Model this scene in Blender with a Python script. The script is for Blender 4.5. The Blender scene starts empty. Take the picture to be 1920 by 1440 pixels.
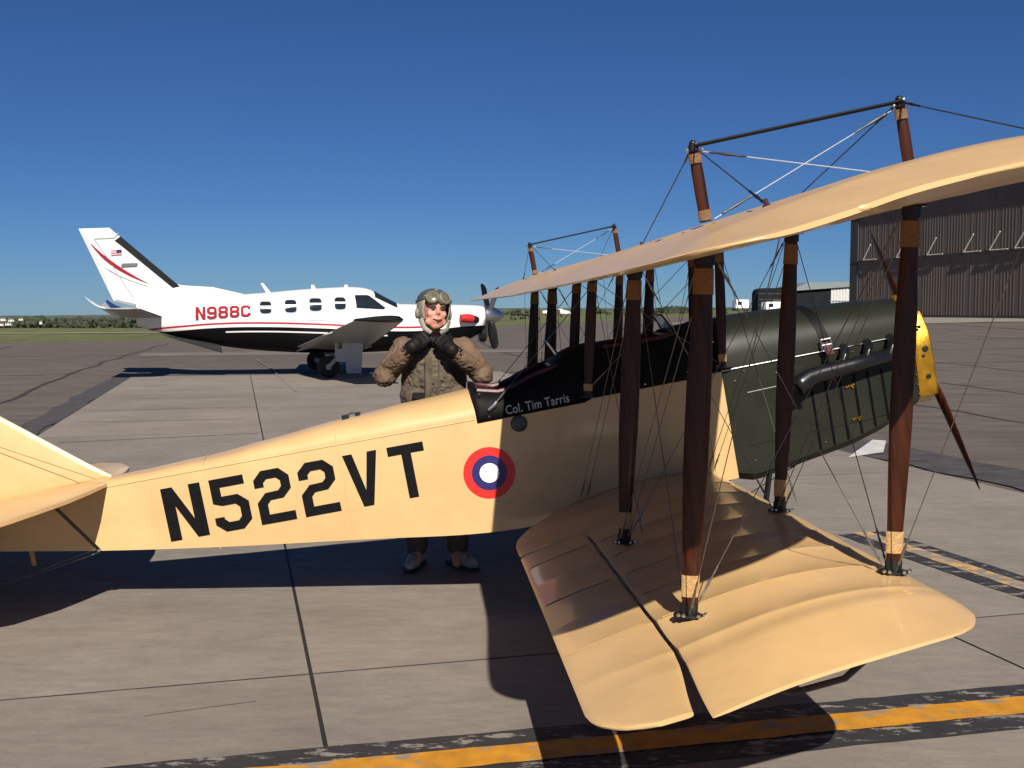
import bpy, bmesh, math, random
from mathutils import Vector, Matrix, noise
from mathutils.geometry import tessellate_polygon
random.seed(7)
SC = bpy.context.scene
COL = SC.collection
R = math.radians
PI = math.pi

# ---------------------------------------------------------------- camera, sky, sun, exposure
cam_d = bpy.data.cameras.new('camera'); CAM = bpy.data.objects.new('camera', cam_d); COL.objects.link(CAM)
FPX, HOR, HCAM = 1985.0, 582.0, 1.67
cam_d.sensor_width = 36.0; cam_d.lens = 36.0 * FPX / 1920.0
cam_d.clip_start = 0.05; cam_d.clip_end = 12000
CAM.location = (0, 0, HCAM)
CAM.rotation_euler = (PI / 2 - math.atan((720 - HOR) / FPX), 0, 0)
SC.camera = CAM
SUNDIR = Vector((-0.20, 1.25, -1.0)).normalized()          # the way the light travels
W = bpy.data.worlds.new('World'); SC.world = W; W.use_nodes = True
nt = W.node_tree; bg = nt.nodes['Background']
sky = nt.nodes.new('ShaderNodeTexSky'); sky.sky_type = 'NISHITA'; sky.sun_disc = False
sky.sun_elevation = math.asin(-SUNDIR.z)
sky.sun_rotation = math.atan2(-SUNDIR.x, -SUNDIR.y)
sky.altitude = 1500; sky.air_density = 1.0; sky.dust_density = 0.0; sky.ozone_density = 6.0
wb = nt.nodes.new('ShaderNodeMix'); wb.data_type = 'RGBA'; wb.blend_type = 'MULTIPLY'; wb.inputs[0].default_value = 1.0
wb.inputs[7].default_value = (0.34, 0.505, 0.735, 1)             # even white balance of the whole sky
nt.links.new(sky.outputs[0], wb.inputs[6]); nt.links.new(wb.outputs[2], bg.inputs[0]); bg.inputs[1].default_value = 0.050
sun_d = bpy.data.lights.new('sun', 'SUN'); sun_d.energy = 5.0; sun_d.angle = R(0.53); sun_d.color = (1.0, 0.93, 0.83)
SUN = bpy.data.objects.new('sun', sun_d); COL.objects.link(SUN)
SUN.rotation_euler = SUNDIR.to_track_quat('-Z', 'Y').to_euler()
SC.view_settings.view_transform = 'Standard'; SC.view_settings.look = 'None'
SC.view_settings.exposure = 0.58; SC.view_settings.gamma = 1.0; SC.view_settings.use_curve_mapping = False

# ---------------------------------------------------------------- helpers
def tag(o, label=None, cat=None, group=None, kind=None):
    if label: o['label'] = label
    if cat: o['category'] = cat
    if group: o['group'] = group
    if kind: o['kind'] = kind
    return o

def empty(name, loc=(0, 0, 0), mat=None):
    o = bpy.data.objects.new(name, None); COL.objects.link(o)
    o.empty_display_size = 0.2
    if mat is not None: o.matrix_world = mat
    else: o.location = loc
    return o

def finish(bm, name, mats, parent=None, ang=35, smooth=True):
    bmesh.ops.recalc_face_normals(bm, faces=bm.faces[:])
    ca = R(ang)
    for f in bm.faces: f.smooth = smooth
    if smooth:
        for e in bm.edges:
            if len(e.link_faces) == 2 and e.calc_face_angle(0) > ca: e.smooth = False
    me = bpy.data.meshes.new(name); bm.to_mesh(me); bm.free()
    for m in (mats if isinstance(mats, (list, tuple)) else [mats]): me.materials.append(m)
    o = bpy.data.objects.new(name, me); COL.objects.link(o)
    if parent: o.parent = parent
    return o

def add_poly(bm, pts, mi=0):
    vs = [bm.verts.new(p) for p in pts]; f = bm.faces.new(vs); f.material_index = mi; return f

def loft(bm, rings, closed=True, caps=True, mi=0):
    """rings: list of equal-length point lists"""
    V = [[bm.verts.new(p) for p in r] for r in rings]; n = len(rings[0]); fs = []
    for a, b in zip(V[:-1], V[1:]):
        for i in range(n if closed else n - 1):
            j = (i + 1) % n
            try:
                f = bm.faces.new((a[i], a[j], b[j], b[i])); f.material_index = mi; fs.append(f)
            except ValueError: pass
    if caps and closed:
        for r in (V[0], V[-1]):
            try: f = bm.faces.new(r); f.material_index = mi
            except ValueError: pass
    return V

def box(bm, c, s, rot=None, mi=0):
    M = Matrix.Translation(c) @ (rot.to_4x4() if rot else Matrix()) @ Matrix.Diagonal((s[0], s[1], s[2], 1))
    r = bmesh.ops.create_cube(bm, size=1, matrix=M)
    for v in r['verts']:
        for f in v.link_faces: f.material_index = mi

def frame(d, up=Vector((0, 0, 1))):
    d = d.normalized()
    if abs(d.dot(up)) > 0.98: up = Vector((1, 0, 0))
    a = d.cross(up).normalized(); b = a.cross(d).normalized(); return a, b

def tube(bm, pts, rad, seg=10, caps=True, flat=None, up=Vector((0, 0, 1)), mi=0):
    """tube through pts; rad: number or list; flat: (ra, rb) multipliers"""
    pts = [Vector(p) for p in pts]; n = len(pts)
    rad = rad if isinstance(rad, (list, tuple)) else [rad] * n
    fa, fb = flat if flat else (1, 1); rings = []
    for i, p in enumerate(pts):
        d = (pts[min(i + 1, n - 1)] - pts[max(i - 1, 0)])
        a, b = frame(d, up)
        rings.append([p + a * (math.cos(2 * PI * k / seg) * rad[i] * fa) + b * (math.sin(2 * PI * k / seg) * rad[i] * fb) for k in range(seg)])
    loft(bm, rings, True, caps, mi)

def lathe(bm, prof, origin, axis, seg=20, mi=0, caps=True):
    """prof: list of (distance along axis, radius)"""
    axis = Vector(axis).normalized(); a, b = frame(axis); o = Vector(origin)
    rings = [[o + axis * h + (a * math.cos(2 * PI * k / seg) + b * math.sin(2 * PI * k / seg)) * max(r, 1e-4) for k in range(seg)] for h, r in prof]
    loft(bm, rings, True, caps, mi)

def ball(bm, c, r, sub=2, sc=(1, 1, 1), rot=None):
    M = Matrix.Translation(c) @ (rot.to_4x4() if rot else Matrix()) @ Matrix.Diagonal((r * sc[0], r * sc[1], r * sc[2], 1))
    bmesh.ops.create_icosphere(bm, subdivisions=sub, radius=1, matrix=M)

def interp(x, tab):
    if x <= tab[0][0]: return tab[0][1]
    for (a, b), (c, d) in zip(tab[:-1], tab[1:]):
        if x <= c:
            t = (x - a) / (c - a); return b + (d - b) * t
    return tab[-1][1]

def sinterp(x, tab):
    """smooth (Catmull-Rom) interpolation of a table"""
    n = len(tab)
    if x <= tab[0][0]: return tab[0][1]
    if x >= tab[-1][0]: return tab[-1][1]
    for i in range(n - 1):
        if x <= tab[i + 1][0]:
            x0, y0 = tab[i]; x1, y1 = tab[i + 1]; h = x1 - x0; t = (x - x0) / h
            m0 = (y1 - tab[i - 1][1]) / (x1 - tab[i - 1][0]) if i > 0 else (y1 - y0) / h
            m1 = (tab[i + 2][1] - y0) / (tab[i + 2][0] - x0) if i < n - 2 else (y1 - y0) / h
            return (2*t**3-3*t*t+1)*y0 + (t**3-2*t*t+t)*h*m0 + (-2*t**3+3*t*t)*y1 + (t**3-t*t)*h*m1

def sstep(a, b, x):
    t = min(1, max(0, (x - a) / (b - a))); return t * t * (3 - 2 * t)

def poly_mesh(name, outline, holes, place, mat, parent, thick=0.0):
    """flat print: outline (u,v) with holes, placed by place(u,v)->point"""
    loops = [[Vector((p[0], p[1], 0)) for p in outline]] + [[Vector((p[0], p[1], 0)) for p in h] for h in holes]
    flat = [p for l in loops for p in l]
    bm = bmesh.new(); vs = [bm.verts.new(place(p.x, p.y)) for p in flat]
    for t in tessellate_polygon(loops):
        try: bm.faces.new([vs[i] for i in t])
        except ValueError: pass
    return finish(bm, name, mat, parent)

# ---------------------------------------------------------------- materials
def srgb(r, g, b):
    f = lambda c: (c / 255 / 12.92) if c / 255 <= 0.04045 else ((c / 255 + 0.055) / 1.055) ** 2.4
    return (f(r), f(g), f(b))

def mat(name, col, rough=0.5, metal=0.0, var=0.12, vs=6.0, bump=0.0, bs=60.0, coat=0.0, stretch=None, var2=0.0, vs2=0.6, rvar=0.0, spec=0.5, emit=None):
    m = bpy.data.materials.new(name); m.use_nodes = True; n = m.node_tree.nodes; l = m.node_tree.links
    p = n['Principled BSDF']; p.inputs['Roughness'].default_value = rough; p.inputs['Metallic'].default_value = metal
    p.inputs['Coat Weight'].default_value = coat; p.inputs['Coat Roughness'].default_value = 0.08
    p.inputs['Specular IOR Level'].default_value = spec
    tc = n.new('ShaderNodeTexCoord'); src = tc.outputs['Object']
    if stretch:
        mp = n.new('ShaderNodeMapping'); mp.inputs['Scale'].default_value = stretch
        l.new(src, mp.inputs[0]); src = mp.outputs[0]
    nz = n.new('ShaderNodeTexNoise'); nz.inputs['Scale'].default_value = vs; nz.inputs['Detail'].default_value = 6
    l.new(src, nz.inputs['Vector'])
    rp = n.new('ShaderNodeValToRGB'); l.new(nz.outputs[0], rp.inputs[0])
    rp.color_ramp.elements[0].position = 0.3; rp.color_ramp.elements[1].position = 0.7
    rp.color_ramp.elements[0].color = tuple(c * (1 - var) for c in col) + (1,)
    rp.color_ramp.elements[1].color = tuple(min(1, c * (1 + var)) for c in col) + (1,)
    out = rp.outputs[0]
    if var2:
        n2 = n.new('ShaderNodeTexNoise'); n2.inputs['Scale'].default_value = vs2; n2.inputs['Detail'].default_value = 3
        l.new(tc.outputs['Object'], n2.inputs['Vector'])
        mr = n.new('ShaderNodeMapRange'); mr.inputs[1].default_value = 0.3; mr.inputs[2].default_value = 0.7
        mr.inputs[3].default_value = 1 - var2; mr.inputs[4].default_value = 1 + var2; l.new(n2.outputs[0], mr.inputs[0])
        vm = n.new('ShaderNodeVectorMath'); vm.operation = 'SCALE'; l.new(out, vm.inputs[0]); l.new(mr.outputs[0], vm.inputs['Scale']); out = vm.outputs[0]
    l.new(out, p.inputs['Base Color'])
    if rvar:
        mr = n.new('ShaderNodeMapRange'); mr.inputs[3].default_value = rough - rvar; mr.inputs[4].default_value = rough + rvar
        l.new(nz.outputs[0], mr.inputs[0]); l.new(mr.outputs[0], p.inputs['Roughness'])
    if bump:
        nb = n.new('ShaderNodeTexNoise'); nb.inputs['Scale'].default_value = bs; nb.inputs['Detail'].default_value = 4
        l.new(src, nb.inputs['Vector'])
        b = n.new('ShaderNodeBump'); b.inputs['Strength'].default_value = bump; b.inputs['Distance'].default_value = 0.01
        l.new(nb.outputs[0], b.inputs['Height']); l.new(b.outputs[0], p.inputs['Normal'])
    if emit:
        p.inputs['Emission Color'].default_value = emit + (1,); p.inputs['Emission Strength'].default_value = 1
    m['_out'] = 0
    return m

def nodes_of(m):
    n = m.node_tree.nodes; return n, m.node_tree.links, n['Principled BSDF']

MT = {}
MT['fabric'] = mat('doped_fabric', (0.550, 0.357, 0.160), 0.36, var=0.05, vs=7, bump=0.10, bs=16, var2=0.07, vs2=1.6, coat=0.25)
MT['tape'] = mat('fabric_edge_tape', (0.56, 0.38, 0.18), 0.36, var=0.04, vs=5)
MT['olive'] = mat('olive_enamel', (0.0115, 0.0128, 0.0075), 0.48, var=0.18, vs=4, coat=0.04, rvar=0.10, spec=.22, var2=.12, vs2=2.5, bump=.08, bs=9)
MT['black_paint'] = mat('black_paint', (0.005, 0.005, 0.0055), 0.55, spec=0.12, var=0.2, vs=20)
MT['coaming'] = mat('black_coaming_leather', (0.005, 0.0046, 0.0044), 0.6, spec=0.12, var=0.25, vs=14, bump=0.2, bs=120)
MT['maroon'] = mat('maroon_leather', (0.055, 0.010, 0.012), 0.45, var=0.25, vs=20, bump=0.2, bs=80)
MT['wood'] = mat('varnished_mahogany', (0.036, 0.0088, 0.003), 0.36, var=0.45, vs=9, coat=0.05, spec=0.25, stretch=(6, 6, 0.35))
MT['cord'] = mat('cord_wrap', (0.50, 0.30, 0.12), 0.7, var=0.3, vs=60, bump=0.6, bs=200, stretch=(1, 1, 4))
MT['cordm'] = mat('weathered_cord_wrap', (0.19, 0.105, 0.05), 0.7, var=0.35, vs=60, bump=0.6, bs=200, stretch=(1, 1, 4))
MT['cordd'] = mat('varnished_cord_wrap', (0.24, 0.10, 0.025), 0.5, var=0.3, vs=60, bump=0.5, bs=200, stretch=(1, 1, 4))
MT['iron'] = mat('black_iron', (0.012, 0.012, 0.013), 0.4, metal=0.3, var=0.3, vs=30)
MT['steel'] = mat('bright_steel', (0.62, 0.62, 0.60), 0.28, metal=1.0, var=0.15, vs=40)
MT['wire'] = mat('wire_rope', (0.16, 0.15, 0.135), 0.45, metal=0.7, var=0.2, vs=80)
MT['wirepale'] = mat('bright_wire_rope', (0.55, 0.58, 0.62), 0.35, metal=0.5, var=0.1, vs=80)
MT['wiredark'] = mat('dark_wire_rope', (0.035, 0.04, 0.05), 0.5, metal=0.3, var=0.2, vs=80)
MT['brass'] = mat('polished_brass', (0.46, 0.235, 0.018), 0.30, metal=0.8, var=0.45, vs=11, rvar=0.1, bump=.3, bs=14)
MT['pipe'] = mat('black_exhaust_pipe', (0.006, 0.006, 0.0065), 0.3, var=0.3, vs=20, coat=0.1)
MT['rubber'] = mat('tyre_rubber', (0.018, 0.018, 0.018), 0.8, var=0.2, vs=30)
MT['alu'] = mat('brushed_aluminium', (0.66, 0.68, 0.70), 0.35, metal=0.9, var=0.08, vs=15)
MT['alu2'] = mat('weathered_turnbuckle', (0.22, 0.21, 0.20), 0.4, metal=0.8, var=0.3, vs=60)
MT['ashwood'] = mat('ash_skid_wood', (0.06, 0.03, 0.015), 0.4, var=0.3, vs=10)
MT['rred'] = mat('roundel_red', (0.72, 0.022, 0.018), 0.35, var=0.04)
MT['rblue'] = mat('roundel_blue', (0.022, 0.018, 0.105), 0.35, var=0.04)
MT['rwhite'] = mat('roundel_white', (0.80, 0.80, 0.80), 0.35, var=0.04)
MT['greycap'] = mat('olive_oil_cap', (0.05, 0.055, 0.045), 0.4, var=0.2)
MT['letterw'] = mat('faded_white_lettering', (0.42, 0.42, 0.43), 0.5, var=0.25, vs=90)

# ---------------------------------------------------------------- ground and setting
def gz(x, y):
    """height of the land: a slight rise to the hangar on the right, a fall to the valley on the left"""
    rise = 0.97 * sstep(38, 100, y) * sstep(8, 42, x)
    drop = -0.034 * max(0, y - 105) * sstep(40, -40, x + (y - 105) * 0.12)
    return rise + max(drop, -34)

def mk_grid(name, xs, ys, zoff, m, xl=None):
    bm = bmesh.new(); V = []
    for y in ys:
        row = []
        for i, x in enumerate(xs):
            xx = x
            if xl: a = xl(y); xx = a + (xs[-1] - a) * (i / (len(xs) - 1)) ** 1.6
            row.append(bm.verts.new((xx, y, gz(xx, y) + zoff)))
        V.append(row)
    for a, b in zip(V[:-1], V[1:]):
        for i in range(len(xs) - 1): bm.faces.new((a[i], a[i + 1], b[i + 1], b[i]))
    return finish(bm, name, m)

# grass
mg = mat('grass_field', (0.085, 0.095, 0.022), 0.9, var=0.4, vs=0.5, var2=0.25, vs2=0.03, bump=0.5, bs=3)
xs = [-3000, -1800, -1000, -600, -400, -300, -200, -150, -100, -80, -60, -45, -30, -20, -10, 0, 10, 20, 30, 45, 60, 90, 130, 200, 300, 500, 900, 1600, 3000]
ys = [-60, -20, 0, 20, 35, 45, 55, 65, 75, 85, 95, 105, 115, 125, 140, 160, 180, 200, 230, 270, 330, 400, 500, 700, 1000, 1500, 2200, 3500]
tag(mk_grid('ground', xs, ys, -0.07, mg), kind='structure')

# asphalt apron
ma = mat('weathered_asphalt', (0.092, 0.074, 0.060), 0.85, var=0.26, vs=1.6, var2=0.10, vs2=0.12, bump=0.6, bs=70, stretch=(0.5, 1.6, 1))
n_, l_, p_ = nodes_of(ma)
def apron_left(y):
    return -26.35 - (54.5 - y) * 1.05 if y < 60.5 else interp(y, [(60.5, -20.0), (185, 2.0)])
ysA = [-40, -10, 10, 25, 35, 40, 46, 52, 54.5, 58, 60.5, 66, 74, 82, 90, 98, 104, 112, 125, 145, 165, 184]
APRON = tag(mk_grid('apron', [0] * 24 + [260], ysA, -0.022, ma, apron_left), kind='structure')

D1 = Vector((-0.2507, 0.9681, 0)); D2 = Vector((0.9681, 0.2507, 0))
def ST(s, t, z=0): return D2 * s + D1 * t + Vector((0, 0, z))

# concrete pad: dark joint bed, individual slabs, each slightly different
mc = mat('broomed_concrete', (0.272, 0.236, 0.196), 0.8, var=0.085, vs=2.4, var2=0.10, vs2=0.35, bump=0.35, bs=150, stretch=(1, 2.6, 1))
def concrete(tint):
    m = mat('broomed_concrete', tuple(a * b for a, b in zip((0.200, 0.174, 0.145), tint)), 0.82, var=0.07, vs=2.2, var2=0.13, vs2=0.8, bump=0.35, bs=160, stretch=(0.8, 2.8, 1))
    n, l, p = nodes_of(m)
    src = p.inputs['Base Color'].links[0].from_socket
    tc = n.new('ShaderNodeTexCoord'); v = n.new('ShaderNodeTexNoise'); v.inputs['Scale'].default_value = 55; v.inputs['Detail'].default_value = 2
    l.new(tc.outputs['Object'], v.inputs['Vector'])
    r = n.new('ShaderNodeValToRGB'); r.color_ramp.elements[0].position = 0.24; r.color_ramp.elements[1].position = 0.40
    r.color_ramp.elements[0].color = (0.55, 0.55, 0.55, 1); r.color_ramp.elements[1].color = (1, 1, 1, 1); l.new(v.outputs[0], r.inputs[0])
    mp2 = n.new('ShaderNodeMapping'); mp2.inputs['Rotation'].default_value = (0, 0, R(-14.5)); mp2.inputs['Scale'].default_value = (1, 2.8, 1); l.new(tc.outputs['Object'], mp2.inputs[0])
    v2 = n.new('ShaderNodeTexNoise'); v2.inputs['Scale'].default_value = 5.5; v2.inputs['Detail'].default_value = 10; v2.inputs['Roughness'].default_value = 0.72; l.new(mp2.outputs[0], v2.inputs['Vector'])
    r2 = n.new('ShaderNodeValToRGB'); r2.color_ramp.elements[0].position = 0.28; r2.color_ramp.elements[1].position = 0.72
    r2.color_ramp.elements[0].color = (0.78, 0.78, 0.79, 1); r2.color_ramp.elements[1].color = (1.18, 1.17, 1.15, 1); l.new(v2.outputs[0], r2.inputs[0])
    m0 = n.new('ShaderNodeMix'); m0.data_type = 'RGBA'; m0.blend_type = 'MULTIPLY'; m0.inputs[0].default_value = 1.0; l.new(src, m0.inputs[6]); l.new(r2.outputs[0], m0.inputs[7]); src = m0.outputs[2]
    mx = n.new('ShaderNodeMix'); mx.data_type = 'RGBA'; mx.blend_type = 'MULTIPLY'; mx.inputs[0].default_value = 0.55
    l.new(src, mx.inputs[6]); l.new(r.outputs[0], mx.inputs[7]); l.new(mx.outputs[2], p.inputs['Base Color'])
    return m
CT = [concrete(t) for t in ((1.04, 1.02, 1.0), (0.97, 0.97, 0.98), (1.0, 1.0, 1.0), (0.94, 0.93, 0.92))]
m_joint = mat('joint_sealant', (0.012, 0.010, 0.009), 0.7, var=0.3, vs=9)
S_L = [-2.62, 0.30, 3.53, 6.95]; T_L = [-4.6, 0.1, 4.85, 9.55, 14.95, 18.65, 23.4, 28.2]
bm = bmesh.new(); add_poly(bm, [ST(S_L[0] - .02, T_L[0], -.0045), ST(S_L[-1] + .02, T_L[0], -.0045), ST(S_L[-1] + .02, T_L[-1], -.0045), ST(S_L[0] - .02, T_L[-1], -.0045)])
PAD = tag(finish(bm, 'concrete_pad', m_joint), kind='structure')
for i in range(3):
    for j in range(7):
        bm = bmesh.new(); g, h = 0.009, 0.007
        w = lambda k: 0.006 * noise.noise(Vector((k * 3.1, i, j)))
        a0, a1, b0, b1 = S_L[i] + g, S_L[i + 1] - g, T_L[j] + h, T_L[j + 1] - h
        N = 14; edge = []
        for k in range(N): edge.append((a0 + (a1 - a0) * k / N, b0 + w(k) * .7))
        for k in range(N): edge.append((a1 + w(k + 30) * .3, b0 + (b1 - b0) * k / N))
        for k in range(N): edge.append((a1 + (a0 - a1) * k / N, b1 + w(k + 60) * .7))
        for k in range(N): edge.append((a0 + w(k + 90) * .3, b1 + (b0 - b1) * k / N))
        z0 = -0.012
        loft(bm, [[ST(s, t, z0) for s, t in edge], [ST(s, t, 0) for s, t in edge]])
        bm.normal_update()
        for f in bm.faces: f.material_index = 0 if abs(f.normal.z) > .5 else 1
        finish(bm, 'slab', [CT[(i * 2 + j * 3) % 4], m_joint], PAD, ang=20)

def ribbon(name, pts, width, z, m, parent=None, wob=0.0, n=1, seed=0):
    """flat strip along world points"""
    P = []
    for a, b in zip(pts[:-1], pts[1:]):
        a = Vector(a).to_3d(); b = Vector(b).to_3d(); k = max(1, int((b - a).length / n))
        P += [a.lerp(b, q / k) for q in range(k)]
    P.append(Vector(pts[-1]).to_3d()); bm = bmesh.new(); L = []
    for i, p in enumerate(P):
        d = (P[min(i + 1, len(P) - 1)] - P[max(i - 1, 0)]).normalized(); nrm = Vector((-d.y, d.x, 0))
        o = nrm * wob * noise.noise(Vector((p.x * .35 + seed, p.y * .35, 3)))
        ww = width * (1 + (0.5 if wob else 0) * noise.noise(Vector((p.x * 1.1, p.y * 1.1, seed))))
        c = p + o; q = gz(c.x, c.y)
        L.append((bm.verts.new(c + nrm * ww / 2 + Vector((0, 0, q + z))), bm.verts.new(c - nrm * ww / 2 + Vector((0, 0, q + z)))))
    for (a, b), (c, d) in zip(L[:-1], L[1:]): bm.faces.new((a, b, d, c))
    return finish(bm, name, m, parent)

m_tar = mat('crack_sealant_tar', (0.030, 0.026, 0.024), 0.7, var=0.3, vs=4)
m_tarw = mat('worn_tar_strip', (0.052, 0.046, 0.044), 0.75, var=0.45, vs=3, stretch=(1, 3, 1))
# the wide worn tar strip along the two long edges of the pad
ribbon('tar_strip', [ST(-2.86, 4), ST(-2.90, 16), ST(-2.84, 28.4)], 0.46, -0.008, m_tarw, APRON, 0.10, 0.5, 2)
ribbon('tar_strip', [ST(7.45, 0), ST(7.5, 8.5), ST(7.4, 13), ST(7.3, 28.2)], 0.85, -0.008, m_tarw, APRON, 0.12, 0.5, 5)
for k, (pts, wd) in enumerate([
        ([(-8.6, 16.0), (-9.45, 19.5), (-11.9, 28.8), (-14.9, 41.5), (-17.5, 54)], 0.10),
        ([(-16.5, 22), (-19, 33), (-23.5, 50)], 0.09),
        ([(-12.2, 27.6), (-20, 25.5), (-30, 22.6)], 0.07), ([(-14.3, 40), (-27, 36.3)], 0.09), ([(-9.8, 20), (-16, 18.4)], 0.05),
        ([(6.0, 22), (7.5, 17.5), (8.0, 14.5), (8.9, 10.4), (9.3, 8)], 0.07),
        ([(9.2, 30), (10.2, 24), (10.35, 20), (11, 14), (11.4, 10)], 0.09), ([(13.4, 40), (14.1, 31), (14.4, 24), (15, 16)], 0.09),
        ([(17.6, 55), (18.4, 40), (19, 28)], 0.10), ([(21.6, 66), (22.3, 52), (22.2, 44), (23, 30)], 0.12), ([(26, 80), (27.4, 58), (28, 42)], 0.12),
        ([(33, 90), (34, 66), (35, 50)], 0.14), ([(5.5, 33), (7, 48), (9, 75), (11, 110)], 0.12), ([(8.2, 15.8), (13, 17.4), (20, 19.5)], 0.05),
        ([(3.0, 31), (12, 33.6), (25, 37)], 0.08), ([(-1.0, 40), (10, 43), (30, 48.6)], 0.10), ([(1.5, 52), (14, 55), (34, 60)], 0.10), ([(2.6, 66), (18, 70)], 0.14), ([(1.6, 32), (-0.6, 44), (-2, 60)], 0.10)]):
    ribbon('tar_seam', pts, wd, -0.016, m_tar, APRON, 0.25, 0.6, k * 7.3)
# cracks and scrapes in the pad
m_crk = mat('hairline_crack', (0.05, 0.040, 0.032), 0.8, var=0.3, vs=9)
ribbon('hairline_crack', [ST(-2.2, 14.3), ST(-.6, 14.6), ST(.25, 14.75)], 0.035, 0.002, m_crk, PAD, 0.05, 0.25, 3)
ribbon('hairline_crack', [ST(-2.4, 18.7), ST(.2, 18.9)], 0.03, 0.002, m_crk, PAD, 0.05, 0.3, 9)
ribbon('hairline_crack', [ST(-2.5, 21.2), ST(.2, 21.1)], 0.03, 0.002, m_crk, PAD, 0.08, 0.3, 12)
ribbon('hairline_crack', [ST(-2.4, 16.9), ST(.1, 16.8)], 0.025, 0.002, m_crk, PAD, 0.08, 0.3, 22)
ribbon('hairline_crack', [ST(-.4, 4.5), ST(.05, 4.55)], 0.006, 0.002, m_crk, PAD, 0.03, 0.1, 17)
m_patch = mat('far_concrete', (0.21, 0.185, 0.155), 0.8, var=0.1, vs=1)
ribbon('far_slab_strip', [(-14.2, 40.5), (-4, 43.2), (2, 45)], 3.4, -0.012, mat('aged_far_concrete', (.135, .115, .096), .85, var=.15, vs=.8), APRON)
ribbon('taxiway', [(-75, 70), (-38, 79), (-10, 86), (40, 99)], 3.4, -0.03, m_patch).__setitem__('kind', 'structure')
tag(mk_grid('hangar_apron', [18, 26, 32, 38, 42, 50, 70, 110], [84, 90, 96, 101, 112, 130], -0.010, m_patch), kind='structure')
ribbon('tie_down_rope', [(-8.8, 36.4), (-6.4, 28.6), (-4.4, 21.7)], 0.035, 0.012, m_patch, None, .1, .5)
tag(bpy.data.objects['tie_down_rope'], 'thin pale rope lying on the apron behind the white turboprop', 'rope')

def worn_paint(name, col, wear, m_scale=7.0):
    """paint whose gaps show the concrete colour below"""
    m = mat(name, col, 0.7, var=0.2, vs=12, bump=0.3, bs=120); n, l, p = nodes_of(m)
    src = p.inputs['Base Color'].links[0].from_socket
    tc = n.new('ShaderNodeTexCoord'); a = n.new('ShaderNodeTexNoise'); a.inputs['Scale'].default_value = m_scale; a.inputs['Detail'].default_value = 9; a.inputs['Roughness'].default_value = 0.75
    mp = n.new('ShaderNodeMapping'); mp.inputs['Rotation'].default_value = (0, 0, R(-13)); mp.inputs['Scale'].default_value = (0.55, 1.5, 1); l.new(tc.outputs['Object'], mp.inputs[0]); l.new(mp.outputs[0], a.inputs['Vector'])
    r = n.new('ShaderNodeValToRGB'); r.color_ramp.elements[0].position = wear; r.color_ramp.elements[1].position = wear + 0.02; l.new(a.outputs[0], r.inputs[0])
    mx = n.new('ShaderNodeMix'); mx.data_type = 'RGBA'; l.new(r.outputs[0], mx.inputs[0]); mx.inputs[6].default_value = (0.208, 0.182, 0.152, 1); l.new(src, mx.inputs[7])
    l.new(mx.outputs[2], p.inputs['Base Color']); return m
m_yel = worn_paint('worn_yellow_paint', (0.45, 0.195, 0.010), 0.42)
m_yelf = worn_paint('faded_yellow_paint', (0.52, 0.29, 0.09), 0.50)
m_blk = worn_paint('worn_black_paint', (0.022, 0.021, 0.022), 0.43, 9)
def edge_ribbon(name, A, B, Cc, Dd, z, m, parent, n=60, amp=0.012):
    """quad strip A-B (near edge) to D-C with ragged edges"""
    bm = bmesh.new(); L = []
    A, B, Cc, Dd = [Vector(q).to_3d() for q in (A, B, Cc, Dd)]
    for i in range(n + 1):
        t = i / n; p = A.lerp(B, t); q = Dd.lerp(Cc, t); d = (q - p).normalized()
        p = p + d * amp * noise.noise(Vector((p.x * 9, p.y * 9, 1))); q = q + d * amp * noise.noise(Vector((q.x * 9, q.y * 9, 8)))
        L.append((bm.verts.new(p + Vector((0, 0, z))), bm.verts.new(q + Vector((0, 0, z)))))
    for (a, b), (c, d) in zip(L[:-1], L[1:]): bm.faces.new((a, b, d, c))
    return finish(bm, name, m, parent)
def line_mark(P, Q, offs):
    P = Vector(P); Q = Vector(Q); d = (Q - P).normalized(); nr = Vector((-d.y, d.x))
    for a, b, z, m, nm in offs: edge_ribbon(nm, P + nr * a, Q + nr * a, Q + nr * b, P + nr * b, z, m, PAD)
line_mark((-2.0, 3.43), (3.3, 4.64), [(-.088, .075, .008, m_yel, 'yellow_line'), (-.225, .215, .004, m_blk, 'black_line_border')])
line_mark((2.62, 7.85), (3.55, 4.78), [(-.07, .07, .008, m_yelf, 'faded_yellow_line'), (-.20, .20, .004, m_blk, 'black_line_border')])
m_wht = mat('white_paint_patch', (0.48, 0.46, 0.43), 0.7, var=0.2, vs=5)
bm = bmesh.new(); add_poly(bm, [(3.82, 11.95, .004), (4.38, 12.4, .004), (4.8, 13.5, .004), (4.66, 13.6, .004)]); finish(bm, 'white_paint_patch', m_wht, PAD)

# ---------------------------------------------------------------- far setting
def px(u, v, Y):
    """world point seen at photo pixel (u,v) at depth Y (used only to lay out far things)"""
    p = math.atan((720 - HOR) / FPX); a = (u - 960) / FPX; b = (720 - v) / FPX
    d = Vector((a, math.cos(p) + b * math.sin(p), -math.sin(p) + b * math.cos(p)))
    return Vector((0, 0, HCAM)) + d * (Y / d.y)

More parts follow.
